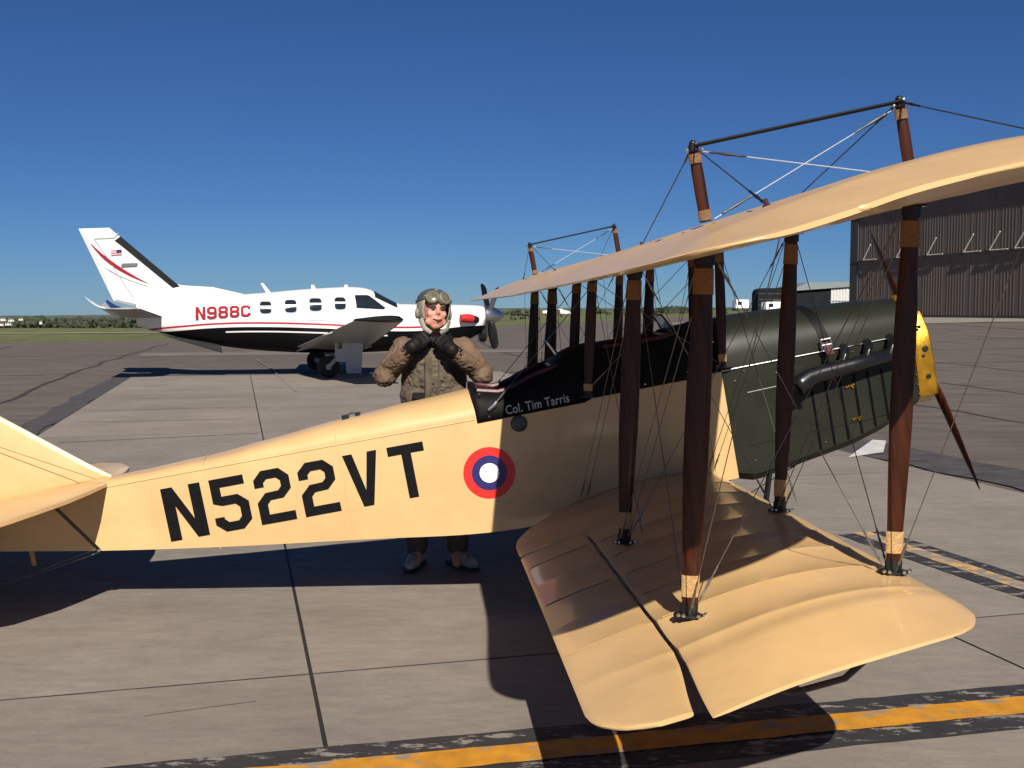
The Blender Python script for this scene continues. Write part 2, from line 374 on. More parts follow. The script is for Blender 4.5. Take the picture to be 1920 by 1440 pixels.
m_hill = mat('distant_hill_scrub', (0.060, 0.075, 0.045), 0.95, var=0.3, vs=0.01, var2=0.3, vs2=0.003)
def ridge(name, tab, Y, depth, m):
    bm = bmesh.new(); back, top, front = [], [], []
    for k in range(121):
        u = tab[0][0] + (tab[-1][0] - tab[0][0]) * k / 120
        v = sinterp(u, tab) + 1.2 * noise.noise(Vector((u * .02, 5, 1))) + .5 * noise.noise(Vector((u * .09, 2, 1)))
        t = px(u, v, Y); x = t.x
        front.append(bm.verts.new((x * (Y - depth) / Y, Y - depth, -40))); top.append(bm.verts.new(t)); back.append(bm.verts.new((x * 1.3, Y + depth, -50)))
    for A, B in ((front, top), (top, back)):
        for i in range(120): bm.faces.new((A[i], A[i + 1], B[i + 1], B[i]))
    return tag(finish(bm, name, m), kind='structure')
ridge('far_hills', [(-900, 588), (-300, 590), (0, 592), (150, 591), (330, 588), (600, 583), (900, 578), (1200, 577.5), (1450, 576), (1700, 578), (2200, 574), (2900, 578)], 2600, 900, m_hill)
m_hill2 = mat('near_hill_grass', (0.085, 0.092, 0.040), 0.95, var=0.3, vs=0.02, var2=0.3, vs2=0.006)
ridge('low_hills', [(-700, 599), (0, 598), (250, 597), (420, 593), (700, 588), (1000, 583), (1300, 582), (1700, 583), (2300, 580)], 1500, 400, m_hill2)

m_leaf = mat('far_foliage', (0.026, 0.036, 0.018), 0.9, var=0.5, vs=0.4)
m_leaf2 = mat('far_foliage_pale', (0.065, 0.080, 0.028), 0.9, var=0.4, vs=0.4)
m_trunk = mat('bark', (0.05, 0.035, 0.025), 0.9)
def clump_tree(bm, base, h, w, n=26):
    """many small leaf-clump shards through a crown volume"""
    for k in range(n):
        a = random.uniform(0, 2 * PI); rr = w * .5 * math.sqrt(random.random()); hh = h * random.uniform(.12, 1.0)
        rr *= (1.15 - .75 * abs(hh / h - .42)); s = w * random.uniform(.10, .24)
        c = Vector(base) + Vector((math.cos(a) * rr, math.sin(a) * rr, hh))
        rot = Matrix.Rotation(random.uniform(0, 6), 3, Vector((random.uniform(-1, 1), random.uniform(-1, 1), random.uniform(-1, 1))).normalized())
        bmesh.ops.create_icosphere(bm, subdivisions=1, radius=1, matrix=Matrix.Translation(c) @ rot.to_4x4() @ Matrix.Diagonal((s, s * random.uniform(.6, 1), s * random.uniform(.5, .9), 1)))
bm = bmesh.new()
for k in range(260):                                   # the wood along the valley on the left
    u = random.uniform(-60, 330); Y = random.uniform(330, 640)
    v = 605 + random.uniform(-4.0, 7); p = px(u, v + 3, Y); h = random.uniform(2.2, 4.2) * Y / 450
    clump_tree(bm, (p.x, p.y, p.z - h * .45), h, h * 2.0, 9)
tag(finish(bm, 'valley_wood', m_leaf, smooth=False), 'dark wood filling the valley far behind the grass on the left', 'wood', kind='stuff')
bm = bmesh.new()
for k in range(46):                                    # scrub in the middle distance
    u = random.choice([random.uniform(945, 1015), random.uniform(1215, 1310), random.uniform(1215, 1310), random.uniform(940, 1420)]); Y = random.uniform(240, 420)
    p = px(u, 593, Y); h = random.uniform(.8, 2.0) * Y / 330
    clump_tree(bm, (p.x, Y, gz(p.x, Y) - .3), h, h * 1.9, 12)
tag(finish(bm, 'field_scrub', m_leaf, smooth=False), 'row of low dark scrub beyond the far edge of the apron', 'scrub', kind='stuff')

def tree(u, Y, hpx, label, m, vbase=594):
    p = px(u, vbase, Y); h = hpx / FPX * Y; e = empty('tree', (p.x, Y, p.z))
    bm = bmesh.new(); tube(bm, [(0, 0, -.2), (0.05, 0, h * .35), (0, .05, h * .7)], [h * .05, h * .035, h * .015], 6); finish(bm, 'trunk', m_trunk, e)
    bm = bmesh.new(); clump_tree(bm, (0, 0, h * .1), h, h * .95, 60); finish(bm, 'crown', m, e, smooth=False)
    return tag(e, label, 'tree', 'far trees beyond the apron')
tree(972, 300, 12, 'small dark tree just right of the turboprop propeller', m_leaf)
tree(1236, 300, 15, 'dark tree left of the gap between the wooden struts', m_leaf)
tree(1262, 310, 13, 'dark bushy tree near the middle struts, second in the short row', m_leaf)
tree(1288, 320, 12, 'rounded dark tree at the right end of the short row', m_leaf)

# houses of the town in the valley
m_hw = mat('pale_house_wall', (0.62, 0.60, 0.55), 0.8, var=0.06); m_hr = mat('house_roof', (0.12, 0.10, 0.09), 0.8); m_hwin = mat('dark_window', (0.02, 0.025, 0.03), 0.2)
def house(u, v, Y, wpx, hpx, label):
    p = px(u, v, Y); w = wpx / FPX * Y; h = hpx / FPX * Y; e = empty('house', p)
    bm = bmesh.new(); box(bm, (0, 0, h * .3), (w, w * .6, h * .6)); finish(bm, 'wall', m_hw, e, smooth=False)
    bm = bmesh.new(); loft(bm, [[(x, -w * .34, h * .6), (x, w * .34, h * .6), (x, 0, h)] for x in (-w * .53, w * .53)]); finish(bm, 'roof', m_hr, e, smooth=False)
    for k in (-1, 1):
        bm = bmesh.new(); box(bm, (k * w * .25, -w * .302, h * .3), (w * .16, .1, h * .22)); finish(bm, 'window', m_hwin, e, smooth=False)
    tag(e, label, 'house', 'houses in the valley')
house(6, 602, 300, 12, 7, 'pale house at the left edge of the picture, upper one')
house(22, 603, 310, 10, 6, 'pale house in the valley, second from the left')
house(3, 611, 260, 9, 6, 'white house lowest at the left edge')
house(17, 610, 270, 11, 6, 'white house below the second house in the valley')
house(40, 601, 330, 8, 5, 'small pale house, fourth from the left edge')
house(77, 608, 290, 5, 7, 'narrow pale house standing alone among the trees')

# --- big brown hangar
m_hang = mat('brown_ribbed_steel', (0.145, 0.115, 0.098), 0.8, spec=0.2, var=0.08, vs=0.6, stretch=(1, 1, .1), var2=0.08, vs2=.1)
m_rib = mat('brown_steel_rib', (0.145, 0.115, 0.098), 0.8, spec=0.2, var=0.10, vs=0.5, stretch=(1, 1, .1))
m_trim = mat('dark_brown_trim', (0.05, 0.045, 0.042), 0.6); m_brk = mat('galvanised_bracket', (0.50, 0.48, 0.45), 0.5)
HA = Vector((38.9, 122.0)); HB = Vector((50.8, 78.0)); hd = (HB - HA).normalized(); hn = Vector((hd.y, -hd.x)); hn = hn if hn.x < 0 else -hn
HH = 13.0; HL = (HB - HA).length
Mh = Matrix.Translation((HA.x, HA.y, 0.94)) @ Matrix(((hd.x, -hn.x, 0), (hd.y, -hn.y, 0), (0, 0, 1))).to_4x4()
hang = tag(empty('hangar', mat=Mh), 'huge brown ribbed metal hangar behind the biplane nose', 'hangar')
bm = bmesh.new(); box(bm, (HL / 2, 14, HH / 2), (HL, 28, HH)); finish(bm, 'wall', m_hang, hang, smooth=False)
bm = bmesh.new(); loft(bm, [[(x, -.4, HH), (x, 28.4, HH), (x, 14, HH + .9)] for x in (-.4, HL + .4)]); finish(bm, 'roof', m_trim, hang, smooth=False)
RIB = {}
x = 1.7
while x < HL:
    for z0, ln in ((0.25, 5.9), (6.35, HH - 6.5)):
        if ln not in RIB:
            bm = bmesh.new(); box(bm, (0, 0, ln / 2), (.12, .018, ln)); o = finish(bm, 'rib', m_rib, hang, smooth=False); RIB[ln] = o.data
        else: o = bpy.data.objects.new('rib', RIB[ln]); COL.objects.link(o); o.parent = hang
        o.location = (x, -.008, z0)
    x += random.choice([.42, .42, .42, .84])
bm = bmesh.new(); box(bm, (HL / 2, -.06, 6.25), (HL, .18, .16)); finish(bm, 'door_rail', m_trim, hang, smooth=False)
bm = bmesh.new(); box(bm, (.6, -.03, HH / 2), (1.5, .14, HH)); finish(bm, 'corner_panel', m_trim, hang, smooth=False)
bm = bmesh.new(); box(bm, (HL / 2, -.1, .1), (HL, .22, .2)); finish(bm, 'base_rail', m_trim, hang, smooth=False)
for u in (1627, 1690, 1748, 1817, 1866, 1914):
    # parameter along the wall seen at that column
    k = (u - 960) / FPX; t = (HA.x - k * HA.y) / (k * hd.y - hd.x)
    bm = bmesh.new(); tube(bm, [(-.9, -.25, 6.35), (.55, -.32, 8.0)], .07, 6); tube(bm, [(-.9, -.25, 6.35), (1.5, -.22, 6.35)], .05, 6)
    o = finish(bm, 'bracket', m_brk, hang); o.location = (t, 0, .0)

# --- small metal building and tank to the left of the hangar
m_navy = mat('dark_steel_wall', (0.009, 0.011, 0.013), 0.7, var=0.2, vs=.8, spec=.1); m_pale = mat('pale_steel_wall', (0.42, 0.43, 0.44), 0.5, var=0.06, vs=1); m_roofg = mat('grey_green_roof', (0.16, 0.19, 0.19), 0.5)
Yb = 150.0; b0 = px(1487, 579, Yb); b1 = px(1600, 579, Yb)
bld = tag(empty('metal_building', ((b0.x + b1.x) / 2, Yb, .9)), 'low metal building with dark front and white end bay beside the hangar', 'building')
bw = b1.x - b0.x; bh = (579 - 524) / FPX * Yb
bm = bmesh.new(); box(bm, (-bw * .19, 6, bh / 2), (bw * .62, 12, bh)); finish(bm, 'dark_wall', m_navy, bld, smooth=False)
bm = bmesh.new(); box(bm, (bw * .35, 5.9, bh / 2), (bw * .46, 12, bh)); finish(bm, 'white_wall', m_pale, bld, smooth=False)
for k in range(9):
    bm = bmesh.new(); box(bm, (bw * (.13 + .05 * k), -.14, bh / 2), (.1, .1, bh)); finish(bm, 'wall_rib', m_hw, bld, smooth=False)
bm = bmesh.new(); loft(bm, [[(-bw * .53, y, bh * .90), (-bw * .28, y, bh + .55), (bw * .6, y, bh + .65), (bw * .6, y, bh + .05), (-bw * .53, y, bh * .84)] for y in (-.5, 12.5)]); finish(bm, 'roof', m_roofg, bld, smooth=False)
bm = bmesh.new(); box(bm, (bw * .35, -.18, bh * .5), (bw * .5, .06, .12)); finish(bm, 'girt', m_roofg, bld, smooth=False)
t0 = px(1415, 579, 140); t1 = px(1466, 579, 140); tw = t1.x - t0.x; thh = (579 - 527) / FPX * 140
tank = tag(empty('storage_shed', ((t0.x + t1.x) / 2, 140, .9)), 'black boxy shed with rounded top corners standing left of the metal building', 'shed')
rr = .7; prof = [(-tw / 2, 0), (tw / 2, 0)] + [(tw / 2 - rr + rr * math.cos(R(a)), thh - rr + rr * math.sin(R(a))) for a in (0, 30, 60, 90)] + [(-tw / 2 + rr - rr * math.cos(R(a)), thh - rr + rr * math.sin(R(a))) for a in (90, 60, 30, 0)]
bm = bmesh.new(); loft(bm, [[(x, y, z) for x, z in prof] for y in (-1.8, 1.8)]); finish(bm, 'shell', m_navy, tank)
for k in range(4):
    bm = bmesh.new(); box(bm, (0, -1.82, thh * (.2 + .2 * k)), (tw * .96, .06, .08)); finish(bm, 'wall_band', m_trim, tank, smooth=False)
bm = bmesh.new(); box(bm, (tw * .2, -1.83, thh * .3), (tw * .3, .08, thh * .55)); finish(bm, 'door', m_trim, tank, smooth=False)

m_white = mat('white_gloss', (0.80, 0.80, 0.79), 0.3, var=0.02, coat=.3); m_glass = mat('dark_tinted_glass', (0.012, 0.016, 0.020), 0.06, var=0.1, coat=.5)
def ground_unit(u, vtop, vbot, wpx, Y, label):
    p = px(u, vbot, Y); w = wpx / FPX * Y; h = (vbot - vtop) / FPX * Y; e = empty('service_cart', p); L = w * 1.5
    bm = bmesh.new(); box(bm, (0, 0, h * .6), (w, L, h * .78)); bmesh.ops.bevel(bm, geom=bm.edges[:], offset=.06, segments=2, affect='EDGES'); finish(bm, 'body', m_white, e)
    bm = bmesh.new(); box(bm, (-w * .2, -L * .503, h * .68), (w * .3, .05, h * .3)); finish(bm, 'panel', m_navy, e, smooth=False)
    bm = bmesh.new(); box(bm, (0, 0, h * .18), (w * 1.04, L * 1.02, h * .1)); finish(bm, 'chassis', m_trim, e, smooth=False)
    for sx in (-1, 1):
        for sy in (-1, 1):
            bm = bmesh.new(); lathe(bm, [(-.1, h * .13), (-.08, h * .17), (.08, h * .17), (.1, h * .13)], (sx * w * .42, sy * L * .35, h * .16), (1, 0, 0), 14); finish(bm, 'wheel', MT['rubber'], e)
    tag(e, label, 'cart', 'white service carts by the shed')
ground_unit(1388, 562, 583, 24, 120, 'white service cart standing alone left of the black shed')
ground_unit(1446, 566, 587, 28, 115, 'white service cart in front of the black shed')
# far white light aircraft
p = px(1049, 595, 190); la = tag(empty('light_aircraft', p), 'tiny white light aircraft parked far off beyond the struts', 'aircraft')
bm = bmesh.new(); tube(bm, [(-3, 0, .9), (-1.2, 0, .9), (0, 0, 1), (1.6, 0, .8), (2.6, 0, .7)], [.25, .5, .55, .3, .12], 10); finish(bm, 'fuselage', m_white, la)
bm = bmesh.new(); box(bm, (-.4, 0, 1.45), (1.3, 9, .12)); finish(bm, 'wing', m_white, la, smooth=False)
bm = bmesh.new(); loft(bm, [[(1.9, y, .8), (2.8, y, .8), (3.0, y, 1.7), (2.6, y, 1.7)] for y in (-.05, .05)]); finish(bm, 'fin', m_white, la, smooth=False)
for a in ((-1.6, 0), (.3, -1), (.3, 1)):
    bm = bmesh.new(); tube(bm, [(a[0], a[1] * .3, .6), (a[0], a[1], .18)], .06, 6); lathe(bm, [(-.08, .12), (0, .2), (.08, .12)], (a[0], a[1], .2), (0, 1, 0), 12); finish(bm, 'landing_gear', MT['rubber'], la)

# ---------------------------------------------------------------- white single-engine turboprop
THB = R(15); NB = Vector((math.cos(THB), math.sin(THB), 0)); PB = Vector((-4.3, 28.2, 0))
MB_ = Matrix.Translation(PB) @ Matrix.Rotation(THB, 4, 'Z')
TBR = tag(empty('turboprop_aircraft', mat=MB_), 'white turboprop with black belly and red N988C on its tail, parked behind', 'aircraft')
def TB(s, y, z): return Vector((s, -y, z))           # y counts towards starboard, the photographed side
TSEC = dict(top=[(-5.36, 1.83), (-4.8, 1.95), (-4.0, 2.02), (-3.2, 2.06), (-2.3, 2.12), (-1.36, 2.21), (-.5, 2.27), (.05, 2.29), (.4, 2.26), (.58, 2.20), (.9, 2.03), (1.25, 1.86), (1.5, 1.84), (2.06, 1.83), (3.09, 1.82), (3.5, 1.80), (3.62, 1.78)],
            bot=[(-5.36, 1.27), (-4.8, 1.10), (-4.0, .90), (-3.2, .735), (-2.3, .63), (-1.36, .565), (-.5, .55), (.55, .56), (1.28, .60), (2.06, .68), (3.09, .84), (3.5, 1.04), (3.62, 1.22)],
            hw=[(-5.36, .16), (-4.8, .28), (-4.0, .42), (-3.2, .53), (-2.3, .62), (-1.36, .67), (0, .69), (.6, .68), (1.28, .63), (2.06, .57), (3.09, .48), (3.5, .40), (3.62, .32)])
def tsec(s):
    zt = sinterp(s, TSEC['top']); zb = sinterp(s, TSEC['bot']); return (zt + zb) / 2, (zt - zb) / 2, sinterp(s, TSEC['hw'])
PEXP = 2.35
def tphi(s, f, off=0.0):
    zc, hz, hw = tsec(s); c, q = math.cos(f), math.sin(f)
    y = (hw + off) * math.copysign(abs(c) ** (2 / PEXP), c); z = zc + (hz + off) * math.copysign(abs(q) ** (2 / PEXP), q); return y, z
def tskin(s, z, off=0.01):
    zc, hz, hw = tsec(s); k = min(.999, abs((z - zc) / hz)); return hw * (1 - k ** PEXP) ** (1 / PEXP) + off

m_tbm = mat('turboprop_paint', (0.64, 0.64, 0.635), 0.30, var=0.02, vs=3, coat=0.0)
n, l, p = nodes_of(m_tbm)
src = p.inputs['Base Color'].links[0].from_socket
tc = n.new('ShaderNodeTexCoord'); sx = n.new('ShaderNodeSeparateXYZ'); l.new(tc.outputs['Object'], sx.inputs[0])
mr = n.new('ShaderNodeMapRange'); mr.inputs[1].default_value = -6; mr.inputs[2].default_value = 4; l.new(sx.outputs[0], mr.inputs[0])
fc = n.new('ShaderNodeFloatCurve'); l.new(mr.outputs[0], fc.inputs['Value']); cv = fc.mapping.curves[0]
bt = [(-6, .9), (-4.9, 1.10), (-4.2, 1.17), (-3.4, 1.23), (-2.4, 1.25), (-.85, 1.21), (.8, 1.13), (2.0, 1.14), (3.0, 1.24), (4, 1.27)]
cv.points[0].location = ((bt[0][0] + 6) / 10, bt[0][1] / 2); cv.points[1].location = (1, bt[-1][1] / 2)
for s_, z_ in bt[1:-1]: cv.points.new((s_ + 6) / 10, z_ / 2)
fc.mapping.update()
def math_node(op, a, b):
    q = n.new('ShaderNodeMath'); q.operation = op
    for i, v in ((0, a), (1, b)):
        if isinstance(v, (int, float)): q.inputs[i].default_value = v
        else: l.new(v, q.inputs[i])
    return q.outputs[0]
zb_ = math_node('MULTIPLY', fc.outputs[0], 2.0); dz = math_node('SUBTRACT', sx.outputs[2], zb_)
blk = math_node('LESS_THAN', dz, 0.0)
red = math_node('MULTIPLY', math_node('GREATER_THAN', dz, 0.075), math_node('LESS_THAN', dz, 0.125))
red = math_node('MULTIPLY', red, math_node('LESS_THAN', sx.outputs[0], 2.2))
sil = math_node('MULTIPLY', math_node('GREATER_THAN', dz, -0.135), math_node('LESS_THAN', dz, -0.10)); sil = math_node('MULTIPLY', sil, math_node('MULTIPLY', math_node('GREATER_THAN', sx.outputs[0], -3.2), math_node('LESS_THAN', sx.outputs[0], .9)))
blk = math_node('MULTIPLY', blk, math_node('SUBTRACT', 1.0, sil))
def mix(f, a, b):
    q = n.new('ShaderNodeMix'); q.data_type = 'RGBA'; l.new(f, q.inputs[0])
    for i, v in ((6, a), (7, b)):
        if isinstance(v, tuple): q.inputs[i].default_value = v
        else: l.new(v, q.inputs[i])
    return q.outputs[2]
l.new(math_node('SUBTRACT', .5, math_node('MULTIPLY', blk, .42)), p.inputs['Specular IOR Level'])
l.new(mix(red, mix(blk, src, (.004, .004, .0045, 1)), (.34, .012, .028, 1)), p.inputs['Base Color'])
m_tw = mat('turboprop_white', (0.64, 0.64, 0.635), 0.28, var=0.02, vs=3, coat=.08); m_tb = mat('turboprop_black', (0.005, 0.005, 0.0055), 0.4, var=.1, spec=.3)
m_tred = mat('turboprop_red', (0.27, 0.010, 0.020), 0.6, var=.05, spec=.1); m_tgrey = mat('turboprop_grey', (0.40, 0.41, 0.42), 0.4, var=.05)
m_twing_shade = mat('turboprop_wing_shade', (0.30, 0.30, 0.29), 0.4, var=.05)  # white wing and stabilizer, underside shade put into the colour as grey
m_seam = mat('panel_seam', (0.40, 0.40, 0.40), 0.5)

bm = bmesh.new(); stn = [-5.36 + 8.98 * k / 90 for k in range(91)]
loft(bm, [[TB(s, *tphi(s, 2 * PI * k / 40)) for k in range(40)] for s in stn])
tf = finish(bm, 'fuselage', m_tbm, TBR, ang=50)
def tpatch(name, outline, m, off=0.012, parent=None, dens=5, side=1):
    """piece of skin: outline in (s,z)"""
    P = []
    for a, b in zip(outline, outline[1:] + outline[:1]): P += [(a[0] + (b[0] - a[0]) * k / dens, a[1] + (b[1] - a[1]) * k / dens) for k in range(dens)]
    c = (sum(q[0] for q in P) / len(P), sum(q[1] for q in P) / len(P)); bm = bmesh.new()
    rings = [[TB(c[0] + (q[0] - c[0]) * k, side * tskin(c[0] + (q[0] - c[0]) * k, c[1] + (q[1] - c[1]) * k, off), c[1] + (q[1] - c[1]) * k) for q in P] for k in (1, .8, .6, .4, .2, .02)]
    loft(bm, rings); return finish(bm, name, m, parent or TBR)
def rrect(a0, a1, b0, b1, r):
    o = []
    for cx, cy, st in ((a1 - r, b1 - r, 0), (a0 + r, b1 - r, 90), (a0 + r, b0 + r, 180), (a1 - r, b0 + r, 270)):
        o += [(cx + r * math.cos(R(st + q)), cy + r * math.sin(R(st + q))) for q in (0, 30, 60, 90)]
    return o
for side in (1, -1):
    for (a0, b1, a1, b0) in ((-2.353, 1.90, -2.066, 1.589), (-1.728, 1.942, -1.437, 1.615), (-1.109, 1.985, -.801, 1.656), (-.469, 2.01, -.185, 1.695)):
        w = tpatch('window', rrect(a0 - .02, a1 + .02, b0 - .02, b1 + .02, .09), m_seam, .008, side=side, dens=2)
        tpatch('pane', rrect(a0, a1, b0, b1, .08), m_glass, .013, w, 2, side)
        zc = (b0 + b1) / 2 + .02; tpatch('blind_bar', [(a0, zc - .02), (a1, zc - .02), (a1, zc + .02), (a0, zc + .02)], m_tw, .017, w, 2, side)
    tpatch('cockpit_window', [(.06, 2.07), (.09, 1.735), (.80, 1.70), (.86, 1.735), (.45, 2.055), (.38, 2.075)], m_glass, .012, side=side)
    bm = bmesh.new(); rings = []                        # windscreen half
    f0, f1 = (R(48), R(86)) if side > 0 else (R(132), R(94))
    for k in range(9):
        s = .60 + .60 * k / 8; rings.append([TB(s, *tphi(s, f0 + (f1 - f0) * q / 8, .012)) for q in range(9)])
    loft(bm, rings, closed=False); finish(bm, 'windscreen', m_glass, TBR)
# cabin door seam
dd = rrect(-1.24, -.66, 1.42, 2.10, .1); bm = bmesh.new()
pts = [TB(q[0], tskin(q[0], q[1], .006), q[1]) for q in dd]; tube(bm, pts + pts[:1], .006, 5, caps=False); finish(bm, 'door_seam', m_seam, TBR)
# fin with dorsal fillet, rudder, boot
def fin_sec(pts, th): return pts
FIN = [(-6.686, 3.69), (-5.963, 3.73), (-5.717, 3.523), (-4.25, 2.235), (-3.9, 2.14), (-2.65, 2.07), (-2.65, 1.95), (-5.3, 1.75), (-5.907, 1.90)]
bm = bmesh.new()
def fpt(s, y, z): return TB(s, y, z)
ring_c = [fpt(s, 0.0, z) for s, z in FIN]
cen = Vector((sum(s for s, _ in FIN) / len(FIN), 0, sum(z for _, z in FIN) / len(FIN)))
def shrink(pt, k): return cen + (pt - cen) * k
rings = []
for off, k in ((.0, 1.0), (.055, .93), (.085, .6)):
    rings.append([shrink(q, k) + Vector((0, -off, 0)) for q in ring_c])
rings2 = [[Vector((q.x, -q.y, q.z)) for q in r] for r in rings[1:]]
loft(bm, [rings2[1], rings2[0], rings[0], rings[1], rings[2]]); finish(bm, 'fin', m_tw, TBR, ang=25)
bm = bmesh.new(); loft(bm, [[TB(-5.70, y, 3.515), TB(-4.30, y, 2.275), TB(-4.48, y, 2.235), TB(-5.84, y, 3.41)] for y in (-.088, .088)]); finish(bm, 'fin_boot', m_tb, TBR, smooth=False)
def fdecal(name, outline, m, y=.104): return poly_mesh(name, outline, [], lambda a, b: TB(a, y, b), m, TBR)
def arc_band(p0, p1, p2, w):
    A, B = [], []
    for k in range(13):
        t = k / 12; q = [(1 - t) ** 2 * p0[i] + 2 * t * (1 - t) * p1[i] + t * t * p2[i] for i in (0, 1)]
        d = [2 * (1 - t) * (p1[i] - p0[i]) + 2 * t * (p2[i] - p1[i]) for i in (0, 1)]; L = math.hypot(*d); nn = (-d[1] / L, d[0] / L); h = w * math.sin(PI * min(1, max(.02, t))) / 2
        A.append((q[0] + nn[0] * h, q[1] + nn[1] * h)); B.append((q[0] - nn[0] * h, q[1] - nn[1] * h))
    return A + B[::-1]
fdecal('fin_stripe', arc_band((-6.42, 3.36), (-5.95, 2.72), (-5.02, 2.33), .085), m_tred)
fdecal('fin_stripe', arc_band((-6.20, 2.85), (-5.75, 2.45), (-4.85, 2.22), .03), m_tgrey)
flag = fdecal('flag', [(-5.93, 3.17), (-5.68, 3.19), (-5.68, 3.05), (-5.93, 3.03)], m_tw)
for k in range(4): poly_mesh('flag_stripe', [(-5.93, 3.035 + k * .036), (-5.68, 3.055 + k * .036), (-5.68, 3.073 + k * .036), (-5.93, 3.053 + k * .036)], [], lambda a, b: TB(a, .107, b), m_tred, flag)
poly_mesh('flag_canton', [(-5.80, 3.18), (-5.68, 3.19), (-5.68, 3.115), (-5.80, 3.105)], [], lambda a, b: TB(a, .110, b), MT['rblue'], flag)
fdecal('fin_badge', [(-5.68, 2.84), (-5.30, 2.86), (-5.33, 2.78), (-5.70, 2.755)], mat('fin_badge_grey', (.10, .10, .10), .6), .122)
bm = bmesh.new(); tube(bm, [TB(-6.32, .085, 3.45), TB(-6.0, .093, 2.95), TB(-5.45, .095, 2.02)], .011, 5); tube(bm, [TB(-6.3, .085, 3.45), TB(-5.85, .085, 3.47), TB(-5.75, .075, 3.60)], .011, 5); finish(bm, 'rudder_seam', m_seam, TBR)
# registration
def text_mesh(name, txt, place, m, parent, size=1.0, bold=0.0, spacing=1.0, shear=0.0):
    cu = bpy.data.curves.new(name, 'FONT'); cu.body = txt; cu.size = size; cu.offset = bold; cu.space_character = spacing; cu.shear = shear; cu.resolution_u = 3
    o = bpy.data.objects.new(name, cu); COL.objects.link(o); dg = bpy.context.evaluated_depsgraph_get(); dg.update()
    me = bpy.data.meshes.new_from_object(o.evaluated_get(dg)); bpy.data.objects.remove(o); bpy.data.curves.remove(cu)
    xs_ = [v.co.x for v in me.vertices]; ys_ = [v.co.y for v in me.vertices]; x0, x1, y0, y1 = min(xs_), max(xs_), min(ys_), max(ys_)
    bm = bmesh.new(); bm.from_mesh(me); bmesh.ops.triangulate(bm, faces=bm.faces[:])
    for v in bm.verts: v.co = place((v.co.x - x0) / (x1 - x0), (v.co.y - y0) / (y1 - y0))
    bpy.data.meshes.remove(me); return finish(bm, name, m, parent)
GL = {'N': [(0,0),(0,1),(.2,1),(.48,.36),(.48,1),(.68,1),(.68,0),(.48,0),(.2,.64),(.2,0)],
      '5': [(.02,1),(.66,1),(.66,.83),(.2,.83),(.2,.66),(.5,.66),(.68,.5),(.68,.16),(.5,0),(.17,0),(0,.15),(0,.28),(.18,.28),(.18,.24),(.25,.17),(.43,.17),(.5,.24),(.5,.42),(.43,.49),(.18,.49),(.02,.55)],
      '2': [(0,.69),(0,.84),(.17,1),(.51,1),(.68,.84),(.68,.60),(.51,.44),(.26,.43),(.19,.36),(.19,.17),(.68,.17),(.68,0),(0,0),(0,.41),(.18,.58),(.43,.59),(.5,.66),(.5,.77),(.43,.83),(.25,.83),(.18,.77),(.18,.69)],
      'V': [(0,1),(.19,1),(.34,.30),(.49,1),(.68,1),(.44,0),(.24,0)],
      'T': [(0,1),(.68,1),(.68,.83),(.43,.83),(.43,0),(.25,0),(.25,.83),(0,.83)],
      '9': [(.16,0),(.5,0),(.68,.16),(.68,.84),(.5,1),(.18,1),(0,.84),(0,.54),(.18,.38),(.48,.38),(.48,.24),(.43,.18),(.22,.18),(.19,.22),(.19,.27),(0,.27),(0,.15)],
      '8': [(.17,0),(.51,0),(.68,.15),(.68,.42),(.58,.52),(.68,.62),(.68,.86),(.52,1),(.16,1),(0,.86),(0,.62),(.1,.52),(0,.42),(0,.15)],
      'C': [(.17,0),(.51,0),(.68,.15),(.68,.32),(.49,.32),(.49,.24),(.43,.18),(.25,.18),(.19,.24),(.19,.76),(.25,.82),(.43,.82),(.49,.76),(.49,.68),(.68,.68),(.68,.85),(.51,1),(.17,1),(0,.85),(0,.15)]}
GH = {'9': [[(.2,.60),(.2,.78),(.25,.83),(.43,.83),(.48,.78),(.48,.55),(.25,.55)]], '8': [[(.19,.24),(.25,.18),(.43,.18),(.49,.24),(.49,.37),(.43,.43),(.25,.43),(.19,.37)], [(.19,.67),(.25,.61),(.43,.61),(.49,.67),(.49,.76),(.43,.82),(.25,.82),(.19,.76)]]}
for k, ch in enumerate('N988C'):
    def pl(a, b, k=k):
        q = (k + a / .78) / 4.88; s = -3.93 + 1.35 * q; z = 1.435 + .095 * q + b * (.325 - .05 * q); return TB(s, tskin(s, z, .034), z)
    poly_mesh('registration_letter', GL[ch], GH.get(ch, []), pl, m_tred, TBR)
